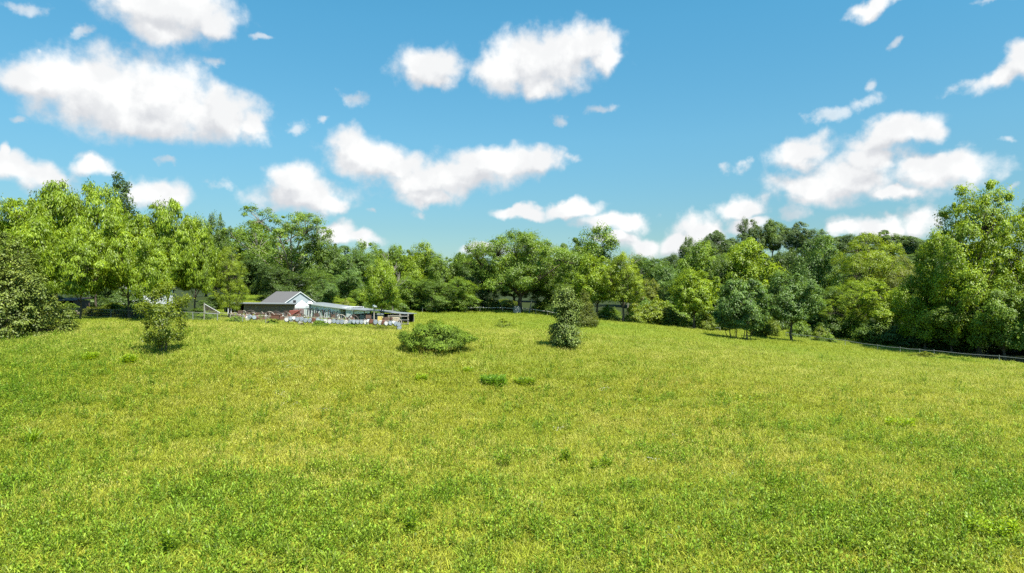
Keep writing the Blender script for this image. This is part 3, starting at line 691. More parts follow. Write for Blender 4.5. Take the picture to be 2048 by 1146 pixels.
# trees of the hill: crest first, then the slope below it
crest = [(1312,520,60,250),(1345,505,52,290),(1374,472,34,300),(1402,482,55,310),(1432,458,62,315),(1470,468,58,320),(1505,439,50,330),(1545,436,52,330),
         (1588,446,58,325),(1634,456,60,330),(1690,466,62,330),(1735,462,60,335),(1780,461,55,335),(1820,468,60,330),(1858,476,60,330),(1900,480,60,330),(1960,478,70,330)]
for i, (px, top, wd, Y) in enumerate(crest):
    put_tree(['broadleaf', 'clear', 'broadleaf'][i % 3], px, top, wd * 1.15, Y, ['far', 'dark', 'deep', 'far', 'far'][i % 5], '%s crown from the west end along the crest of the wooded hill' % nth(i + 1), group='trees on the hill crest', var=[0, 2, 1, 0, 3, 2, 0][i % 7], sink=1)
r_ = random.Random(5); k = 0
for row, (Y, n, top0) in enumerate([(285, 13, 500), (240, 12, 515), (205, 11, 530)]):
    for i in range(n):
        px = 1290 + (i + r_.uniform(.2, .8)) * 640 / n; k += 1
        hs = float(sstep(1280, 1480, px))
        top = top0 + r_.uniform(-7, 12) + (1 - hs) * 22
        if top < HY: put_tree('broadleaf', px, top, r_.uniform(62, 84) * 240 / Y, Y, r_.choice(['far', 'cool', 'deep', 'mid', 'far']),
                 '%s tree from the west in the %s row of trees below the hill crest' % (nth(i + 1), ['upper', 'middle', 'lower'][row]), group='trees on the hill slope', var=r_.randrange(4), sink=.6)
# closing row of trees deep behind the yard and the left stand
for i in range(17):
    px = -80 + i * 84 + r_.uniform(-18, 18)
    top = 470 + r_.uniform(-12, 14) if px < 420 else (506 + r_.uniform(0, 16))
    put_tree('broadleaf', px, top, 110, 195 + r_.uniform(-8, 8), r_.choice(['deep', 'dark', 'mid', 'cool']),
             '%s tree from the west in the deep back row of the wood behind the yard' % nth(i + 1), group='trees of the deep back row', var=r_.randrange(4))
# shrubs of the field
put_tree('holly_shrub', 12, 462, 255, 71, (.125, .170, .026), 'large dark glossy shrub at the left edge of the field', 'glossy_shrub', 'shrub', base_py=690)
put_tree('sapling', 327, 566, 122, 58, (.15, .205, .016), 'young loose-branched tree alone on the left slope of the field', 'sapling', 'sapling')
put_tree('bush', 870, 637, 166, 62, (.135, .215, .022), 'wide round green bush with bare stems below, in the middle of the field', 'round_bush', 'bush')
put_tree('evergreen_shrub', 1131, 572, 74, 65, (.130, .185, .035), 'dark two-tiered evergreen shrub standing in the open grass', 'evergreen_shrub', 'shrub')
put_tree('cedar', 1169, 583, 60, 93, (.145, .185, .030), 'narrow dull green cedar just behind the two-tiered evergreen', 'cedar_tree', 'tree')
put_tree('shrub', 1007, 638, 46, 92, 'yellow', 'small yellow green shrub left of the two evergreens', 'shrub', 'shrub')
EDGE = [(1225,632,40,124,'olive'),(1268,612,50,124,'yellow'),(1300,606,56,125,'yellow'),(1335,612,50,126,'olive'),(1318,596,60,138,'yellow'),(1285,588,50,145,'olive'),(1365,634,36,124,'yellow'),(1415,628,40,122,'yellow'),
        (1520,632,44,112,'olive'),(1545,634,30,122,'yellow'),(1640,652,26,118,'yellow'),(1610,635,60,130,'cool'),(1665,628,56,124,'deep'),(1700,634,56,124,'mid'),
        (1600,640,40,124,'mid'),(1845,704,60,93,'olive'),(1885,712,50,89,'mid'),(1925,716,56,87,'mid'),(1960,722,56,84.5,'mid'),(2000,727,60,82.5,'bright'),(2040,729,60,80.5,'mid'),
        (980,600,50,142,'yellow'),(1012,598,50,150,'yellow'),(1085,602,44,140,'yellow'),(940,600,60,136,'deep'),(890,602,60,132,'deep'),(835,602,60,130,'deep'),(1120,598,60,132,'dark'),
        (1215,612,60,130,'mid'),(1290,600,60,140,'cool'),(1340,606,70,140,'mid'),(130,606,50,92,'deep'),(190,612,50,93,'olive'),(225,606,56,94,'yellow'),(262,612,50,93,'deep'),(300,608,50,91,'mid'),
        (350,612,50,90,'mid'),(395,615,50,89,'deep'),(415,622,44,88,'mid'),(375,628,40,87,'deep'),(60,590,90,96,'deep'),(100,585,70,104,'dark'),(170,585,90,112,'dark'),(250,578,90,116,'dark'),
        (430,590,60,120,'dark'),(1750,640,80,116,'deep'),(1800,650,80,112,'dark'),(1860,650,90,108,'dark'),(1930,655,90,105,'dark'),(2000,650,100,106,'dark'),(2060,650,100,104,'dark'),
        (1440,590,80,135,'deep'),(1400,600,70,140,'mid'),(1540,590,80,138,'dark'),(1640,590,90,145,'deep'),(620,575,50,126,'dark'),(580,570,50,124,'dark'),(520,560,70,208,'deep'),(745,590,50,118,'deep'),(690,600,36,118,'olive'),(790,595,50,120,'deep')]
EDGE += [(1765,700,40,103,'mid'),(1800,704,44,100.5,'olive'),(1822,706,40,98.5,'mid'),(1900,722,50,88,'olive'),(1980,730,44,83,'mid'),(1655,668,40,116,'mid'),(640,640,34,81,'mid'),(700,646,34,80,'bright'),(545,640,30,82.5,'mid'),(470,632,34,84,'mid'),(765,650,40,78,'olive')]
EDGE.sort(); cnt = {}
for i, (px, top, wd, Y, co) in enumerate(EDGE):
    zone = 'left stand' if px < 440 else 'yard buildings' if px < 830 else 'great oak and pole fence' if px < 1140 else 'lone yellow green tree' if px < 1380 else 'many-stemmed tree' if px < 1655 else 'right wire fence'
    cnt[zone] = cnt.get(zone, 0) + 1
    hue = {'olive': 'olive', 'yellow': 'yellow green', 'cool': 'bluish green', 'deep': 'deep green', 'dark': 'dark', 'mid': 'mid green', 'bright': 'bright green'}[co]
    put_tree('shrub', px, top, wd, Y, co, '%s undergrowth shrub, %s from the left near the %s' % (hue, nth(cnt[zone]), zone), 'shrub', 'shrub', group='undergrowth shrubs', var=i)
#@@YARD
M_WHITE = plain('white_siding', (0.74, 0.76, 0.77), 0.6, var=0.12, scale=1.5, rust=(0.45, 0.42, 0.36), rust_amt=0.35, stripe=('Z', 2.4))
M_SIDING = plain('grey_blue_siding', (0.34, 0.39, 0.42), 0.6, var=0.08, scale=1.5, stripe=('Z', 2.2))
M_TRIM = plain('white_trim', (0.60, 0.62, 0.62), 0.5, var=0.06)
M_SHINGLE = plain('grey_shingle', (0.115, 0.113, 0.115), 0.9, var=0.30, scale=6, rust=(0.12, 0.11, 0.10), rust_amt=0.45)
M_TIN = plain('pale_tin', (0.16, 0.18, 0.185), 0.75, metal=0.0, var=0.15, scale=2, rust=(0.22, 0.12, 0.07), rust_amt=0.36)
M_STONE = plain('dark_stone_wall', (0.19, 0.15, 0.15), 0.9, var=0.5, scale=4.0, rust=(0.20, 0.09, 0.06), rust_amt=0.42)
M_BOARD = plain('weathered_boards', (0.32, 0.30, 0.275), 0.9, var=0.45, scale=3.0, rust=(0.19, 0.14, 0.10), rust_amt=0.42, stripe=('X', 3.0))
M_BROWN = plain('brown_boards', (0.12, 0.075, 0.052), 0.9, var=0.4, scale=3.0, stripe=('X', 2.5))
M_BLACK = plain('dark_iron', (0.022, 0.022, 0.025), 0.6, var=0.3)
M_IRON = plain('old_iron', (0.055, 0.045, 0.04), 0.8, var=0.4, rust=(0.16, 0.06, 0.03), rust_amt=0.4)
M_RUST = plain('rust', (0.13, 0.055, 0.032), 0.9, var=0.45, scale=5, rust=(0.09, 0.04, 0.025), rust_amt=0.35)
M_RED = plain('faded_red_paint', (0.22, 0.065, 0.045), 0.7, var=0.35, scale=5, rust=(0.15, 0.05, 0.03), rust_amt=0.35)
M_ORANGE = plain('orange_paint', (0.38, 0.15, 0.09), 0.7, var=0.2)
M_GALV = plain('galvanised_metal', (0.24, 0.27, 0.29), 0.5, metal=0.2, var=0.22, scale=6)
M_ENAMEL = plain('white_enamel', (0.42, 0.41, 0.38), 0.4, var=0.12, scale=6, rust=(0.30, 0.15, 0.08), rust_amt=0.30)
M_TAN = plain('tan_panel', (0.46, 0.38, 0.25), 0.8, var=0.25, scale=5)
M_YELLOW = plain('yellow_paint', (0.60, 0.47, 0.12), 0.7, var=0.2)
M_POSTW = plain('grey_post_wood', (0.30, 0.27, 0.22), 0.9, var=0.35, scale=4)
M_PIPE = plain('galvanised_pipe', (0.30, 0.31, 0.30), 0.5, metal=0.3, var=0.2)
M_INTERIOR_SHADE = plain('painted_interior_shade', (0.012, 0.011, 0.010), 0.95, var=0.3)  # near-black colour stands in for the shade inside the buildings

def wall_frame(a, b):
    """unit vectors along and out of (towards the camera from) a wall running from a to b"""
    u = Vector((b[0] - a[0], b[1] - a[1], 0)); L = u.length; u.normalize(); n = Vector((u.y, -u.x, 0))
    return u, n, L
def slab(mb, a, u, n, s0, s1, z0, z1, d0, d1):
    """box on a wall: s along, z up, d outwards"""
    p = []
    for z in (z0, z1):
        for s_, d_ in ((s0, d1), (s1, d1), (s1, d0), (s0, d0)):
            q = Vector(a) + u * s_ + n * d_; p.append((q.x, q.y, z))
    mb.hexa(p)

# ---- cottage with a gable
def cottage():
    c = pt(592, 636, 118); zb = zg(c.x, c.y) - .2
    root = empty('cottage', (0, 0, 0)); tag(root, 'small cottage with grey shingle roof and pale blue grey gable, behind the junk yard', 'house')
    th = R(45); ax = Vector((-math.sin(th), math.cos(th), 0)); w = Vector((math.cos(th), math.sin(th), 0))   # ridge runs back-left
    W2, L = 2.9, 8.4; ze = pt(0, 607, 117).z; zr = pt(0, 585, 117).z
    g = Vector((pt(600, 0, 116).x, 116, 0))
    def P(s_, l_, z): q = g + w * s_ + ax * l_; return (q.x, q.y, z)
    m = MB(); t_ = .0
    m.add([P(-W2, 0, zb), P(W2, 0, zb), P(W2, 0, ze), P(0, 0, zr), P(-W2, 0, ze), P(-W2, L, zb), P(W2, L, zb), P(W2, L, ze), P(0, L, zr), P(-W2, L, ze)],
          [(0,1,2,3,4),(6,5,9,8,7),(5,0,4,9),(1,6,7,2),(0,5,6,1)])
    m.build('wall', M_SIDING, root)
    m = MB(); o_ = .28; k = (zr - ze) / W2
    for sgn in (-1, 1):
        e = W2 + o_; p = []
        for dz in (0.02, .16):
            for (s_, l_) in ((0, -.12), (sgn * e, -.12), (sgn * e, L + .3), (0, L + .3)): p.append(P(s_, l_, zr - abs(s_) * k + dz))
        m.hexa(p)
    rf = m.build('roof', M_SHINGLE, root)
    m = MB()
    for sgn in (-1, 1):
        p = []
        for (z_) in (.03, .165):
            for (s_, l_) in ((0, -.18), (sgn * (W2 + o_), -.18), (sgn * (W2 + o_), -.13), (0, -.13)): p.append(P(s_, l_, zr - abs(s_) * k + z_))
        m.hexa(p)
    m.build('barge_board', M_TRIM, rf)
    m = MB(); p0 = P(-W2 * .35, -.03, 0); m.box((p0[0], p0[1], ze + .35), (.5, .06, .5), rz=th); m.build('gable_vent', M_BLACK, root)
    return root
cottage()

# ---- long low outbuilding left of the cottage
def outbuilding():
    root = empty('outbuilding', (0, 0, 0)); tag(root, 'long low outbuilding of dark stone under a tin roof, left of the cottage', 'outbuilding')
    a = pt(448, 0, 112); b = pt(590, 0, 108); a.z = b.z = 0; u, n, L = wall_frame(a, b)
    zb = min(zg(a.x, a.y), zg(b.x, b.y)) - .3; zt = pt(0, 608, 110).z
    m = MB(); s1 = L * .30
    slab(m, a, u, n, s1, L, zb, zt, -4.5, 0); m.build('wall', M_STONE, root)
    m = MB(); slab(m, a, u, n, 0, s1, zb, zt, -4.5, -4.2); slab(m, a, u, n, 0, .2, zb, zt, -4.2, 0); m.build('open_bay', M_INTERIOR_SHADE, root)  # bay walls blackened, shade put into their colour
    m = MB()
    for s_ in (.1, s1 * .5, s1 - .15): slab(m, a, u, n, s_, s_ + .14, zb, zt, -.15, 0.0)
    m.build('post', M_POSTW, root)
    m = MB(); slab(m, a, u, n, -.6, L + .1, zt + .003, zt + .10, -4.9, .45); m.build('roof', M_TIN, root)
    return root
outbuilding()

# ---- white wing running forward to the right
def wing():
    root = empty('white_wing', (0, 0, 0)); tag(root, 'low white building with a long sloping tin roof, right of the cottage', 'building')
    a = pt(608, 0, 104.5); b = pt(704, 0, 100); a.z = b.z = 0; u, n, L = wall_frame(a, b)
    zb = min(zg(a.x, a.y), zg(b.x, b.y)) - .4; za = pt(0, 606.5, 104.5).z; zc = pt(0, 619.5, 100).z
    d0 = L * .745; d1 = L * .875
    def top(s_): return za + (zc - za) * s_ / L
    m = MB()
    for s0, s1 in ((0, d0), (d1, L)):
        p = []
        for tp in (0, 1):
            for s_, d_ in ((s0, 0), (s1, 0), (s1, -4), (s0, -4)):
                q = a + u * s_ + n * d_; p.append((q.x, q.y, top(s_) if tp else zb))
        m.hexa(p)
    p = []
    zl = zg(*(a + u * d0).xy) + 2.1
    for z_ in (0, 1):
        for s_, d_ in ((d0 + .003, 0), (d1 - .003, 0), (d1 - .003, -4), (d0 + .003, -4)):
            q = a + u * s_ + n * d_; p.append((q.x, q.y, top(s_) if z_ else zl))
    m.hexa(p); m.build('wall', M_WHITE, root)
    m = MB(); slab(m, a, u, n, d0 + .003, d1 - .003, zb, zl - .003, -3.9, -1.2); m.build('doorway_shade', M_INTERIOR_SHADE, root)  # black block fills the opening as painted shade
    m = MB(); p = []
    for tp in (.005, .11):
        for s_, d_ in ((-.2, .15), (L + .5, .15), (L + .5, -4.4), (-.2, -4.4)):
            q = a + u * s_ + n * d_; p.append((q.x, q.y, top(s_) + tp - (.08 if d_ < 0 else 0)))
    m.hexa(p); rf = m.build('roof', M_TIN, root)
    m = MB(); p = []
    for tp in (-.05, .13):
        for s_, d_ in ((-.2, .155), (L + .5, .155), (L + .5, .19), (-.2, .19)):
            q = a + u * s_ + n * d_; p.append((q.x, q.y, top(s_) + tp))
    m.hexa(p); m.build('fascia', M_TRIM, rf)
    m = MB(); slab(m, a, u, n, d1 + .2, L - .2, zb, zl, .003, .06); m.build('door', M_TRIM, root)
    return a, u, n, L, top
WA, WU, WN, WL, WTOP = wing()
# tools and frames hanging on the white wall
hang = [(.10,'scythe_blade',1.2),(.16,'iron_hook',.8),(.21,'saw_blade',1.3),(.26,'scythe_blade',1.1),(.31,'iron_plate',.8),(.355,'iron_hook',1.2),(.40,'saw_blade',.8),(.44,'iron_plate',1.2),
        (.48,'iron_hook',1.0),(.525,'scythe_blade',.8),(.565,'saw_blade',1.2),(.605,'iron_plate',.9),(.65,'iron_hook',1.1),(.69,'scythe_blade',1.2)]
for i, (f_, nm, h_) in enumerate(hang):
    s_ = WL * f_; q = WA + WU * s_ + WN * .06; zt = WTOP(s_) - .55 - (i % 3) * .1
    m = MB(); wdt = {'scythe_blade': .12, 'iron_hook': .08, 'saw_blade': .18, 'iron_plate': .24}[nm]
    lean = ((i * 37) % 7 - 3) * .05
    m.hexa([tuple(q + WU * (x_ * wdt * k_ + lean * (z_ < 0)) + WN * d_ + Vector((0, 0, zt + (z_ * h_ if z_ < 0 else 0)))) for z_ in (-1, 0) for x_, d_, k_ in ((-.5, .05, 1 + z_ * .5), (.5, .05, 1 + z_ * .3), (.5, 0, 1 + z_ * .3), (-.5, 0, 1 + z_ * .5))])
    if i % 2: m.tube([q + Vector((0, 0, zt)), q + WU * .22 + Vector((0, 0, zt + .12)), q + WU * .42 + Vector((0, 0, zt - .05))], .035, 5)
    o = m.build(nm, M_BLACK if i % 3 else M_IRON)
    tag(o, 'dark iron farm tool, %s from the left of those hanging on the white wing wall' % nth(i + 1), 'farm tool', 'iron tools hanging on the white wall')

# ---- wooden shed at the right end
def shed():
    root = empty('wooden_shed', (0, 0, 0)); tag(root, 'low shed of weathered boards under a bent tin roof, right end of the yard', 'shed')
    a = pt(708, 0, 92); b = pt(806, 0, 89); a.z = b.z = 0; u, n, L = wall_frame(a, b)
    zb = min(zg(a.x, a.y), zg(b.x, b.y)) - .4; z0 = pt(0, 620, 92).z; z1 = pt(0, 628, 89).z
    def top(s_): return z0 + (z1 - z0) * s_ / L
    m = MB(); slab(m, a, u, n, 0, L, zb, z1 - .1, -2.7, -2.5); slab(m, a, u, n, 0, .15, zb, z1 - .12, -2.5, -.1); m.build('back_wall', M_INTERIOR_SHADE, root)  # near-black paint gives the dark gap under the roof its shade
    m = MB(); r4 = random.Random(3); s_ = .9
    while s_ < L * .60:
        w_ = r4.uniform(.16, .24); slab(m, a, u, n, s_, s_ + w_ - .02, zb, top(s_) - .45 - r4.uniform(0, .18), -.10, -.05 + r4.uniform(0, .03)); s_ += w_
    m.build('board_wall', M_BOARD, root)
    m = MB(); slab(m, a, u, n, .2, .85, zb, z0 - .5, -.09, -.02); m.build('brown_door', M_BROWN, root)
    m = MB(); slab(m, a, u, n, L * .66, L * .93, zb, z1 - .25, -.12, -.03); m.build('brown_wall', M_BROWN, root)
    m = MB()
    for f_ in (0.0, .22, .43, .62, .80, .97): m.tube([tuple(a + u * (L * f_) + n * .05 + Vector((0, 0, zb))), tuple(a + u * (L * f_) + n * .05 + Vector((0, 0, top(L * f_))))], .07, 6)
    m.build('post', M_POSTW, root)
    m = MB()
    for k_, (f0, f1, dz) in enumerate(((-.03, .30, .05), (.29, .62, .10), (.60, 1.05, .02))):
        p = []
        for tp in (.0, .06):
            for s2, d_ in ((f0 * L, .35), (f1 * L, .35), (f1 * L, -2.9), (f0 * L, -2.9)):
                q = a + u * s2 + n * d_; p.append((q.x, q.y, top(s2) + tp + dz - (.06 if d_ < 0 else 0)))
        m.hexa(p)
    m.build('roof', M_TIN, root)
    return a, u, n, L, top, zb
SA, SU, SN, SL, STOP, SZB = shed()

def sit(px, Y, dz=0): p = gp(px, Y); p.z += dz; return p
# yellow cabinet, tan framed panel and rack in front of the shed
def cabinet():
    p = sit(761, 86.5); root = empty('cabinet', p); tag(root, 'yellow fronted wooden cabinet standing before the shed, left of the shed tree', 'cabinet')
    m = MB(); m.box((0, 0, .75), (.72, .4, 1.5)); m.build('body', M_POSTW, root)
    m = MB(); m.box((0, -.22, .95), (.60, .035, .62)); m.build('door', M_YELLOW, root)
    m = MB(); m.box((0, -.22, .38), (.60, .035, .34)); m.build('drawer', M_TAN, root)
    m = MB(); m.hexa([(-.45,-.3,1.5),(.45,-.3,1.5),(.45,.3,1.5),(-.45,.3,1.5),(-.3,-.1,1.66),(.3,-.1,1.66),(.3,.1,1.66),(-.3,.1,1.66)]); m.build('top', M_TIN, root)
cabinet()
def panel():
    p = sit(789, 85.5); root = empty('framed_panel', p); tag(root, 'wide tan framed panel with a rusty disc, leaning at the right end of the shed', 'panel')
    m = MB(); m.box((0, 0, .95), (1.45, .05, .95)); m.build('board', M_TAN, root)
    m = MB(); m.box((0, -.04, 1.44), (1.6, .09, .07)); m.box((0, -.04, .46), (1.6, .09, .07)); m.box((-.77, -.04, .95), (.07, .09, .91)); m.box((.77, -.04, .95), (.07, .09, .91)); m.build('frame', M_POSTW, root)
    m = MB(); m.lathe((-.4, -.06, 1.05), [(.22, 0), (.2, .05), (.05, .07)], (0, -1, 0)); m.build('disc', M_RUST, root)
    m = MB(); m.box((-.6, .05, .2), (.07, .07, .5)); m.box((.6, .05, .2), (.07, .07, .5)); m.build('leg', M_POSTW, root)
panel()
def rack():
    p = sit(808, 85); root = empty('storage_rack', p); tag(root, 'open rack of grey poles and shelves beyond the right end of the shed', 'rack')
    m = MB()
    for x_ in (-.5, .5):
        for y_ in (-.3, .3): m.tube([(x_, y_, 0), (x_ * 1.04, y_, 1.75)], .035, 5)
    m.build('pole', M_POSTW, root)
    for z_ in (.45, .95, 1.4): m = MB(); m.box((0, 0, z_), (1.15, .7, .05)); m.build('shelf', M_BOARD, root)
rack()

# ---- posts with white tops
def post_dish(px, py_top, Y, lab, h_extra=0):
    p = sit(px, Y); zt = CAMZ - (py_top - HY) / F * Y - p.z
    root = empty('yard_lamp', p); tag(root, lab, 'lamp post')
    m = MB(); m.tube([(0, 0, -.2), (0, 0, zt - .12)], [.09, .075], 7); m.build('post', M_BLACK if px < 700 else M_POSTW, root)
    m = MB()
    if px < 700: m.lathe((0, 0, zt - .2), [(.42, 0), (.40, .05), (.20, .28), (.05, .34)], n=12); m.build('lamp_shade', M_TRIM, root)
    else: m.lathe((0, 0, zt - .22), [(.12, 0), (.36, .12), (.30, .32), (.10, .40)], (.35, 0, 1), n=12); m.build('lamp_shade', M_TRIM, root, smooth=True)
post_dish(620, 604, 92, 'black post with a white cone-shaped lamp shade in front of the cottage gable')
post_dish(748, 612, 86, 'wooden post with a round white lamp head before the wooden shed')
# white canopy tent in front of the gable
def canopy():
    p = sit(604, 100); root = empty('canopy_tent', p); tag(root, 'white pointed canopy tent in front of the cottage gable', 'tent')
    zt = pt(0, 600, 100).z - p.z; ze = pt(0, 611.5, 100).z - p.z; w = .8
    m = MB(); m.add([(-w,-w,ze),(w,-w,ze),(w,w,ze),(-w,w,ze),(0,0,zt),(-w,-w,ze-.35),(w,-w,ze-.35),(w,w,ze-.35),(-w,w,ze-.35)], [(0,1,4),(1,2,4),(2,3,4),(3,0,4),(5,6,1,0),(6,7,2,1),(7,8,3,2),(8,5,0,3)])
    m.build('canopy', M_TRIM, root)
    for sx_, sy_ in ((-1,-1),(1,-1),(1,1),(-1,1)): m = MB(); m.tube([(sx_*w*.97, sy_*w*.97, -.1), (sx_*w*.97, sy_*w*.97, ze - .05)], .03, 5); m.build('leg', M_PIPE, root)
canopy()
# ---- rusty red hay rake, the biggest machine of the yard
def implement():
    p = sit(588, 90); root = empty('farm_implement', p); tag(root, 'rusty red farm machine with a raised frame, before the white canopy tent', 'farm machine')
    m = MB(); m.tube([(-.9,0,.7),(.9,0,.8)], .09); m.tube([(-.9,0,.7),(-.6,.1,1.55)], .07); m.tube([(.9,0,.8),(.5,.1,1.6)], .07); m.tube([(-.6,.1,1.55),(.5,.1,1.6)], .08); m.tube([(-1.3,-.2,.5),(1.0,-.1,1.75)], .06)
    m.box((.1,.1,1.35),(1.2,.35,.42)); m.build('frame', M_RED, root)
    for x_ in (-.75, .75):
        m = MB(); n_ = 14
        for k_ in range(n_):
            a0, a1 = 6.283*k_/n_, 6.283*(k_+1)/n_; m.tube([(x_, .42*math.cos(a0), .45+.42*math.sin(a0)), (x_, .42*math.cos(a1), .45+.42*math.sin(a1))], .035, 4)
        for k_ in range(6): a0 = 1.047*k_; m.tube([(x_, 0, .45), (x_, .41*math.cos(a0), .45+.41*math.sin(a0))], .018, 4)
        m.build('wheel', M_RUST, root)
    m = MB()
    for k_ in range(9): m.tube([(-1.0+.22*k_, -.1, .75), (-1.0+.22*k_, -.45, .45), (-1.0+.22*k_, -.3, .1)], .022, 4)
    m.build('tine', M_RUST, root)
implement()
# orange box and rusty trough by the fence, white chair under the trees
m = MB(); p = sit(497, 88); m.box((p.x, p.y, p.z + .62), (.78, .45, .42)); m.box((p.x, p.y, p.z + .86), (.84, .5, .05)); m.box((p.x, p.y, p.z + .2), (.6, .35, .42))
tag(m.build('tool_chest', M_ORANGE), 'faded orange chest above the pair of tubs at the left end of the yard fence', 'chest')
def bench():
    p = sit(459, 100); root = empty('white_chair', p, .3); tag(root, 'small white high-backed chair in the dark below the trees left of the yard', 'chair')
    m = MB(); m.box((0,0,.72),(.5,.45,.06)); m.build('seat', M_TRIM, root)
    m = MB(); m.box((-.2,.2,1.15),(.08,.05,.8)); m.box((.2,.2,1.15),(.08,.05,.8)); m.box((0,.2,1.52),(.48,.06,.12)); m.box((0,.2,1.0),(.32,.05,.08)); m.build('backrest', M_TRIM, root)
    for x_ in (-.2,.2):
        for y_ in (-.18,.18): m = MB(); m.box((x_,y_,.34),(.06,.06,.69)); m.build('leg', M_TRIM, root)
bench()

# ---- fences
def zf(x, y): return zg(x, y)
def fence(name, pts, label, h=1.2, rail=.028, post=.045, mesh=True, mr=M_PIPE, mp=M_PIPE, gap=None, wire=.0035, cell=.16, cat='fence', step=3.0, sag=0.0):
    """pts: (px, Y) corners on the ground"""
    root = empty(name, gp(*pts[0])); o0 = root.location.copy(); tag(root, label, cat)
    P2 = [Vector(((a - CX) / F * b, b)) for a, b in pts]; posts = []; run = []
    for a, b in zip(P2[:-1], P2[1:]):
        n_ = max(1, round((b - a).length / step))
        for k_ in range(n_): posts.append(a.lerp(b, k_ / n_))
    posts.append(P2[-1]); r5 = random.Random(len(posts))
    tops = []
    for q in posts:
        z = zf(q.x, q.y); ln = r5.uniform(-.06, .06); hh = h + r5.uniform(-.05, .08)
        m = MB(); m.tube([Vector((q.x, q.y, z - .3)) - o0, Vector((q.x + ln, q.y, z + hh)) - o0], [post, post * .9], 6); m.build('post', mp, root)
        tops.append(Vector((q.x + ln, q.y, z + hh - .05 - r5.uniform(0, sag))) - o0)
    if rail:
        m = MB(); pp = []
        for a, b in zip(tops[:-1], tops[1:]): pp += [a, a.lerp(b, .5) - Vector((0, 0, sag * .6))]
        pp.append(tops[-1]); m.tube(pp, rail, 5); m.build('top_rail', mr, root)
    if mesh:
        m = MB()
        for q, q2 in zip(posts[:-1], posts[1:]):
            L_ = (q2 - q).length; n_ = int(L_ / cell); za, zb_ = zf(q.x, q.y), zf(q2.x, q2.y); up_ = int(h / cell)
            for k_ in range(-up_, n_ + 1):
                for sg in (1, -1):
                    s0, z0 = k_ * cell, (0 if sg > 0 else h); s1, z1 = k_ * cell + h, (h if sg > 0 else 0)
                    if s0 < 0: f_ = -s0 / h; z0 = z0 + (z1 - z0) * f_; s0 = 0
                    if s1 > L_: f_ = (L_ - s0) / (s1 - s0 + 1e-9); z1 = z0 + (z1 - z0) * f_; s1 = L_
                    if s1 - s0 < .02: continue
                    A = q.lerp(q2, s0 / L_); B_ = q.lerp(q2, s1 / L_)
                    a3 = Vector((A.x, A.y, za + (zb_ - za) * s0 / L_ + z0)) - o0; b3 = Vector((B_.x, B_.y, za + (zb_ - za) * s1 / L_ + z1)) - o0
                    w_ = Vector((0, 0, wire)); m.add([a3 - w_, b3 - w_, b3 + w_, a3 + w_], [(0, 1, 2, 3)])
        m.build('wire_mesh', mr, root)
    return root
fence('chain_link_fence', [(-60, 83), (60, 87), (163, 89), (222, 88.5), (300, 86.5), (386, 85), (435, 84)], 'chain link fence in the shade below the bright left trees', step=5.5)
fence('yard_fence', [(435, 84), (485, 83), (577, 82.6), (650, 81.5), (710, 80), (795, 78.3)], 'wire yard fence along which the round tubs hang', h=1.25, step=3.6, mr=M_POSTW)
fence('yard_fence', [(795, 78.3), (800, 88), (828, 96)], 'short return of the yard fence behind the tall grey double tub', h=1.2, step=4, mp=M_POSTW, mr=M_POSTW)
fence('pole_fence', [(845, 124), (900, 130), (960, 134), (1050, 137), (1095, 131), (1135, 122)], 'grey pole fence in front of the great oak', h=1.15, rail=.07, post=.07, mesh=False, mp=M_POSTW, mr=plain('pale_pole_wood', (.48, .46, .42), .8), step=4.5, sag=.12)
fence('field_wire_fence', [(1190, 126), (1260, 126), (1340, 127), (1440, 125)], 'thin wire fence before the row of yellow shrubs', h=1.0, rail=.015, post=.04, mesh=False, mp=M_POSTW, step=5)
fence('right_wire_fence', [(1572, 121), (1620, 117.5), (1690, 111), (1755, 104), (1800, 101), (1840, 98), (1868, 95.5), (1998, 86.5), (2110, 79.5)], 'long wire fence with a pale top rail under the right hand trees', h=1.2, rail=.026, post=.045, step=6.5, sag=.14)
# leaning gate panel at the fence corner
def gate():
    p = sit(424, 86); root = empty('leaning_gate', p, .12); tag(root, 'wire gate frame tilted down at the left corner of the yard fence', 'gate')
    m = MB(); A, B_, D, E = (-.95,0,2.2), (.9,.2,1.05), (-.8,0,1.0), (.8,.15,.9)
    m.tube([A, B_], .045, 5); m.tube([A, D], .04, 5); m.tube([D, E], .04, 5); m.tube([B_, E], .04, 5); m.build('frame', M_PIPE, root)
    m = MB()
    for k_ in range(1, 14):
        f_ = k_ / 14; a_ = Vector(A).lerp(Vector(B_), f_); d_ = Vector(D).lerp(Vector(E), f_); m.tube([a_, d_], .012, 4)
        a2 = Vector(A).lerp(Vector(D), f_); b2 = Vector(B_).lerp(Vector(E), f_); m.tube([a2, b2], .012, 4)
    m.build('wire_mesh', M_IRON, root)
    m = MB(); m.tube([(-.95,0,-.2),(-.95,0,2.25)], .05, 6); m.build('post', M_POSTW, root)
gate()

# ---- round tubs hung along the yard fence
TUBS = [(499,634,'galv'),(508.5,635,'galv'),(573,639.5,'enamel'),(582,637.5,'galv'),(587.5,636.5,'white'),(594.5,639,'galv'),(603,638.5,'galv'),(611,641,'galv'),(619.5,641,'galv'),
 (627.5,640.5,'rust'),(636,640,'galv'),(643,642,'galv'),(651,642.5,'enamel'),(659.5,643.5,'enamel'),(668,642.5,'galv'),(676,644,'galv'),(684,644,'galv'),(692,645,'enamel'),(700,644.5,'galv'),
 (708,643.5,'galv'),(715.5,644,'galv'),(723,644,'galv'),(731,644.5,'enamel'),(736.5,642,'white'),(742,643,'rust'),(751,644.5,'galv'),(760.5,645.5,'enamel'),(767,645.5,'rust'),(772.5,647,'enamel'),(781,646.5,'galv'),
 (787.5,645,'white'),(792,647.5,'galv'),(797.5,649.5,'galv'),(798.5,656,'galv'),(604,649.5,'iron'),(538,646,'iron')]
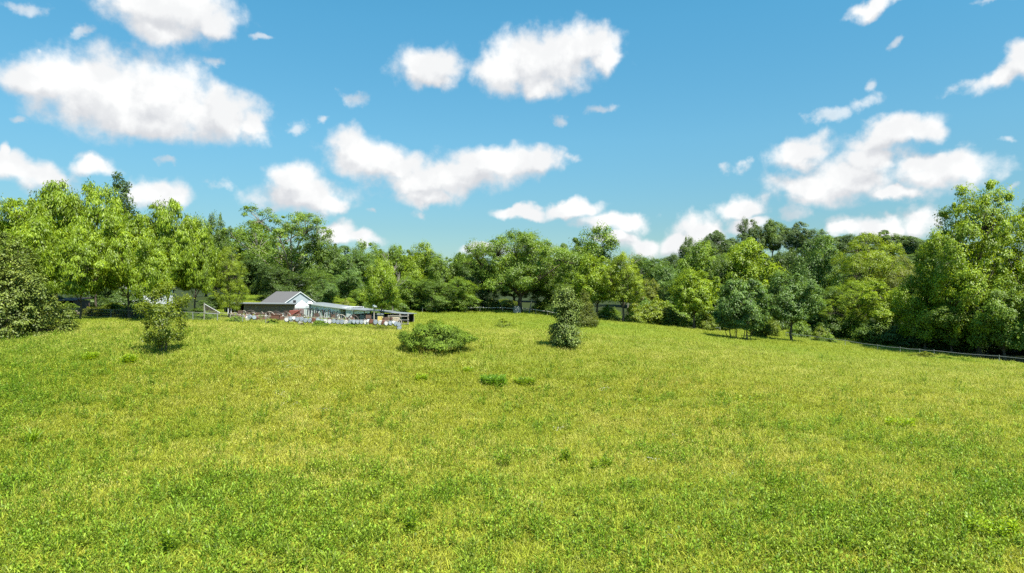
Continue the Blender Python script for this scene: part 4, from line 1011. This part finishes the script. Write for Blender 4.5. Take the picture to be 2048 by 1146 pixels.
TM = dict(galv=M_GALV, enamel=M_ENAMEL, white=M_TRIM, rust=M_RUST, iron=M_IRON)
TW = dict(galv='grey galvanised', enamel='pale enamelled', white='small white', rust='rusty', iron='dark iron')
fx = [435, 485, 577, 650, 710, 795, 800]; fy = [84, 83, 82.6, 81.5, 80, 78.3, 78.2]
for i, (px, py, kd) in enumerate(TUBS):
    Y = float(np.interp(px, fx, fy)) - .22; p = pt(px, py, Y); rr_ = .27 if kd != 'white' else .20
    if kd == 'iron': rr_ = .25
    tilt = ((i * 53) % 9 - 4) * .05
    ax = Vector((.25 + tilt, -1, .12 + tilt * .5)).normalized()
    m = MB()
    if kd == 'iron': m.lathe(p, [(rr_ * .62, .0), (rr_, .0), (rr_ * 1.05, .06), (rr_, .12), (rr_ * .62, .12), (rr_ * .6, .06)], ax, 16)
    else: m.lathe(p - ax * .12, [(rr_ * 1.06, .0), (rr_, .02), (rr_ * .90, .20), (rr_ * .80, .235), (rr_ * .76, .215), (rr_ * .36, .215), (rr_ * .32, .235)], ax, 18)
    o = m.build('wheel_rim' if kd == 'iron' else 'wash_tub', TM[kd])
    if kd == 'iron': tag(o, 'dark iron wheel rim %s' % ('low in the grass below the fourth and fifth large tubs' if px > 560 else 'low in the grass by the middle of the bare fence stretch'), 'wheel')
    else: tag(o, '%s round tub, %s from the left in the line hung along the yard fence' % (TW[kd], nth(i + 1 if i < 34 else i)), 'wash tub', 'round tubs hung along the yard fence')
# ---- clutter between fence and buildings
def wheel_mesh(r_, m):
    n_ = 16
    for k_ in range(n_):
        a0, a1 = 6.283*k_/n_, 6.283*(k_+1)/n_; m.tube([(r_*math.cos(a0), 0, r_+r_*math.sin(a0)), (r_*math.cos(a1), 0, r_+r_*math.sin(a1))], .035, 4)
    for k_ in range(8): a0 = .785*k_; m.tube([(0, 0, r_), (r_*math.cos(a0), 0, r_+r_*math.sin(a0))], .02, 4)
    m.tube([(0, -.1, r_), (0, .1, r_)], .07, 6)
def junk(kind, mat_, r6):
    m = MB()
    if kind == 'wagon_wheel': wheel_mesh(.48, m)
    elif kind == 'milk_can': m.lathe((0, 0, 0), [(.17, 0), (.19, .04), (.19, .42), (.10, .55), (.10, .64), (.14, .68), (.05, .70)], n=10)
    elif kind == 'barrel': m.lathe((0, 0, 0), [(.26, 0), (.29, .1), (.31, .43), (.29, .76), (.26, .86), (.24, .84)], n=12)
    elif kind == 'crate':
        for z_ in (.05, .22, .39):
            m.box((0, -.24, z_), (.62, .03, .12)); m.box((0, .24, z_), (.62, .03, .12)); m.box((-.3, 0, z_), (.03, .45, .12)); m.box((.3, 0, z_), (.03, .45, .12))
        m.box((0, 0, .01), (.6, .46, .02))
    elif kind == 'cast_kettle': m.lathe((0, 0, 0), [(.08, .10), (.26, .18), (.33, .38), (.30, .52), (.34, .56), (.27, .54)], n=12); [m.tube([(.2*math.cos(a_), .2*math.sin(a_), 0), (.2*math.cos(a_), .2*math.sin(a_), .22)], .025, 4) for a_ in (0, 2.1, 4.2)]
    elif kind == 'plough': m.tube([(-.7, 0, .75), (.3, 0, .45), (.75, 0, .5)], .045, 5); m.tube([(-.7, .2, .8), (.1, 0, .35)], .035, 5); m.hexa([(.0,-.05,0),(.45,-.02,0),(.4,.04,0),(.0,.04,0),(-.1,-.2,.35),(.3,-.03,.4),(.3,.04,.4),(-.1,.04,.35)])
    elif kind == 'metal_chair':
        m.box((0, 0, .45), (.45, .42, .04)); m.box((0, .2, .78), (.42, .03, .3))
        for x_ in (-.2, .2):
            for y_ in (-.18, .2): m.tube([(x_, y_, 0), (x_, y_, .45 if y_ < 0 else .92)], .02, 4)
    elif kind == 'stone_pot': m.lathe((0, 0, 0), [(.14, 0), (.24, .2), (.26, .34), (.20, .44), (.22, .48), (.17, .46)], n=12)
    return m
r6 = random.Random(12)
spec = [('wagon_wheel',M_IRON,'dark spoked wagon wheel','wheel'),('milk_can',M_ENAMEL,'pale milk can','milk can'),('barrel',M_BOARD,'grey wooden barrel','barrel'),('crate',M_BOARD,'grey slatted crate','crate'),
 ('cast_kettle',M_IRON,'dark iron kettle','kettle'),('plough',M_RUST,'rusty walking plough','plough'),('metal_chair',M_BROWN,'brown metal chair','chair'),('stone_pot',M_ENAMEL,'pale stone pot','pot'),
 ('milk_can',M_RUST,'rusty milk can','milk can'),('metal_chair',M_TRIM,'white metal chair','chair'),('wagon_wheel',M_POSTW,'grey wooden wagon wheel','wheel'),('barrel',M_RUST,'rusty drum','barrel')]
base_objs = {}; cntj = {}
spots = []
for i in range(96):
    if i < 56: px = 466 + i * 2.5 + r6.uniform(-2, 2); Y = r6.uniform(86, 96)
    else: px = 598 + (i - 56) * 5.2 + r6.uniform(-3, 3); Y = r6.uniform(82.5, 89)
    spots.append((px, Y))
spots.sort()
for i, (px, Y) in enumerate(spots):
    kind, mt, words_, cat = spec[(i * 5 + (i // 7)) % len(spec)]
    key = words_; cntj[key] = cntj.get(key, 0) + 1; p = sit(px, Y)
    if key not in base_objs:
        o = junk(kind, mt, r6).build(kind, mt); base_objs[key] = o
    else:
        o = base_objs[key].copy(); C.objects.link(o)
    o.location = p; o.rotation_euler = (r6.uniform(-.06, .06), 0, r6.uniform(-.9, .9)); sc_ = r6.uniform(1.0, 1.6); o.scale = (sc_,) * 3
    tag(o, '%s in the yard clutter, %s of its kind from the left' % (words_, nth(cntj[key])), cat, 'clutter in the junk yard')
# rusty trough on the fence
m = MB(); p = pt(551.5, 633.5, 82.2); m.hexa([(p.x+a_, p.y+b_, p.z+c_) for c_, k_ in ((-.2, .86), (.2, 1)) for a_, b_ in ((-.5*k_, -.2), (.5*k_, -.2), (.5*k_, .2), (-.5*k_, .2))])
m.box((p.x, p.y, p.z + .215), (1.06, .46, .03)); tag(m.build('feed_trough', M_RUST), 'rusty feed trough propped on the bare stretch of yard fence', 'trough')

# ---- pale house glimpsed through the left trees
def far_house():
    c = gp(296, 132); root = empty('pale_house', (c.x, c.y, c.z - .3), .12); tag(root, 'pale house glimpsed through the trunks of the left trees', 'house')
    m = MB(); m.box((0, 0, 1.9), (7, 6, 3.8)); m.build('wall', M_WHITE, root)
    m = MB(); m.add([(-3.9,-3.4,3.803),(3.9,-3.4,3.803),(3.9,3.4,3.803),(-3.9,3.4,3.803),(-3.9,0,5.0),(3.9,0,5.0)], [(0,1,5,4),(2,3,4,5),(1,2,5),(3,0,4),(0,3,2,1)]); m.build('roof', M_SHINGLE, root)
    for x_ in (-2.4, -.2, 2.2): m = MB(); m.box((x_, -3.03, 2.4), (1.0, .06, 1.3)); m.build('window', M_BLACK, root)
far_house()
def left_barn():
    c = gp(138, 104); root = empty('old_barn', (c.x, c.y, c.z - .3), .1); tag(root, 'dark open barn hidden under the left trees', 'barn')
    m = MB(); m.box((0, 2.4, 1.2), (3.6, .2, 2.4)); m.box((-1.75, 0, 1.2), (.1, 4.6, 2.4)); m.box((1.75, 0, 1.2), (.1, 4.6, 2.4)); m.build('wall', M_BROWN, root)
    m = MB(); m.hexa([(-2,-2.9,2.35),(2,-2.9,2.35),(2,2.9,2.7),(-2,2.9,2.7),(-2,-2.9,2.45),(2,-2.9,2.45),(2,2.9,2.8),(-2,2.9,2.8)]); m.build('roof', M_IRON, root)
left_barn()
# pale timber lying behind the left fence
r7 = random.Random(4)
for i in range(7):
    c = gp(128 + i * 13.5 + r7.uniform(-3, 3), 93 + r7.uniform(0, 3)); m = MB(); a_ = r7.uniform(-.25, .25); L_ = r7.uniform(1.0, 2.0)
    m.tube([c + Vector((-L_ / 2, 0, .25)), c + Vector((L_ / 2, .3, .35 + a_))], .13, 7)
    tag(m.build('log', M_PALE_BARK), 'pale log lying behind the left fence, %s from the left' % nth(i + 1), 'log', 'logs behind the left fence')
# leaning pale pole by the oak
m = MB(); p = gp(1057, 134); q = pt(1064, 598, 134); m.tube([p - Vector((0, 0, .2)), q], [.16, .09], 7); tag(m.build('leaning_pole', M_PALE_BARK), 'pale leaning dead stem right of the great oak trunk', 'dead tree')
# pale base of the oak trunk, added as a separate piece
m = MB(); p = gp(1034, 133.5); m.lathe(p - Vector((0, 0, .3)), [(.85, 0), (.8, 1.0), (.62, 1.75), (.3, 1.9)], n=9); tag(m.build('trunk_base', plain('pale_trunk_base', (.30, .29, .26), .9, var=.4)), 'pale grey base of the great oak trunk', 'trunk_base')
# dead bare-branched trees
def dead_tree(px, top, wid, Y, lab, seed, base_py=None):
    r8 = random.Random(seed); p = gp(px, Y); H = (CAMZ - (top - HY) / F * Y) - p.z; root = empty('dead_tree', p); tag(root, lab, 'dead tree')
    m = MB(); m.tube([(0, 0, -.2), (.1, 0, H * .3), (.0, 0, H * .55), (.25, 0, H * .8)], [.13, .10, .07, .03], 7); m.build('trunk', M_PALE_BARK, root)
    m = MB(); wm = wid / F * Y / 2
    def br(a, d, L_, rad, lev):
        e = a + d * L_; md_ = a.lerp(e, .5) + Vector((r8.uniform(-.05, .05), r8.uniform(-.05, .05), .05)) * L_
        m.tube([a, md_, e], [rad, rad * .75, rad * .4], 4)
        if lev:
            for _ in range(4):
                f_ = r8.uniform(.35, 1); s_ = a.lerp(e, f_); br(s_, (d + Vector((r8.uniform(-.8, .8), r8.uniform(-.8, .8), r8.uniform(-.1, .8)))).normalized(), L_ * r8.uniform(.35, .6), rad * .5, lev - 1)
    for k_ in range(9):
        z = H * r8.uniform(.4, .8); a_ = r8.uniform(0, 6.28); d = Vector((math.cos(a_), math.sin(a_), r8.uniform(.5, 1.4))).normalized(); br(Vector((.1, 0, z)), d, min(wm * 1.1, (H - z) / max(d.z, .3)) * r8.uniform(.7, 1), .045, 2)
    m.build('branches', M_PALE_BARK, root)
dead_tree(784, 512, 66, 96, 'dead tree with bare pale branches rising behind the bright shed tree', 3)
dead_tree(1255, 482, 55, 132, 'thin bare top standing behind the lone yellow green tree', 8)
# ---- distinct clumps in the field
def field_clump(px, Y, n_, h_, rad_, lab, col, seed, kind='leaf'):
    rg = np.random.default_rng(seed)
    if kind == 'leaf': q_, t_ = stem_leaves(rg, n_ * 2, h_, .30, .075, rad_, .35)
    else: q_, t_, _ = blade_set(rg, n_ * 12, rad_, h_ * .7, h_ * 1.2, .03, 1.4, 4, .3, clumped=True)
    me_ = quads_mesh('weed_clump', q_, M_LEAF, t_); o = bpy.data.objects.new('weed_clump', me_); C.objects.link(o); o.location = gp(px, Y); o.color = (*col, 1); tag(o, lab, 'weed clump')
g1_, g2_ = (.15, .25, .015), (.20, .32, .012)
field_clump(988, 51.5, 60, .75, .95, 'dark green weed clump in mid field, the larger of a side by side pair', (.13, .26, .025), 1)
field_clump(1051, 52, 34, .6, .8, 'dark green weed clump in mid field, the smaller of a side by side pair', g1_, 2)
field_clump(845, 52, 16, .55, .5, 'small green weed clump in mid field below the round bush', g2_, 3)
field_clump(257, 54, 22, .85, .5, 'leafy green plant left of and below the lone sapling', g2_, 4)
field_clump(180, 55, 20, .8, .6, 'leafy green plant below the dark glossy shrub on the left', g2_, 5)
field_clump(66, 37.5, 8, 1.3, .4, 'tall arching grass clump at the left, halfway down the field', g2_, 6, 'blade')
field_clump(340, 22.5, 3, 1.0, .12, 'tall single dark weed stem low in the left of the field', g1_, 7)
field_clump(822, 24.5, 4, .95, .14, 'tall fern-like dark weed low in the middle of the field', g1_, 8)
field_clump(1008, 34, 5, .8, .25, 'dark upright weed in the middle of the field', g1_, 9)
field_clump(1130, 35, 5, .85, .3, 'dark branching weed right of the middle of the field', g1_, 10)
field_clump(1205, 33.5, 9, .8, .5, 'broad grey green weed clump right of the middle of the field', g1_, 11)
field_clump(1800, 43, 18, .7, .8, 'low leafy patch on the right side of the field', g2_, 12)
field_clump(590, 21.8, 6, .8, .8, 'arching pale grass clump at the bottom left', (.26, .32, .05), 13, 'blade')
field_clump(935, 54.5, 10, .5, .4, 'small weed tuft left of the dark clump pair', g2_, 14)
field_clump(1990, 24, 12, .8, .8, 'tall leafy weeds at the bottom right corner', g2_, 15)
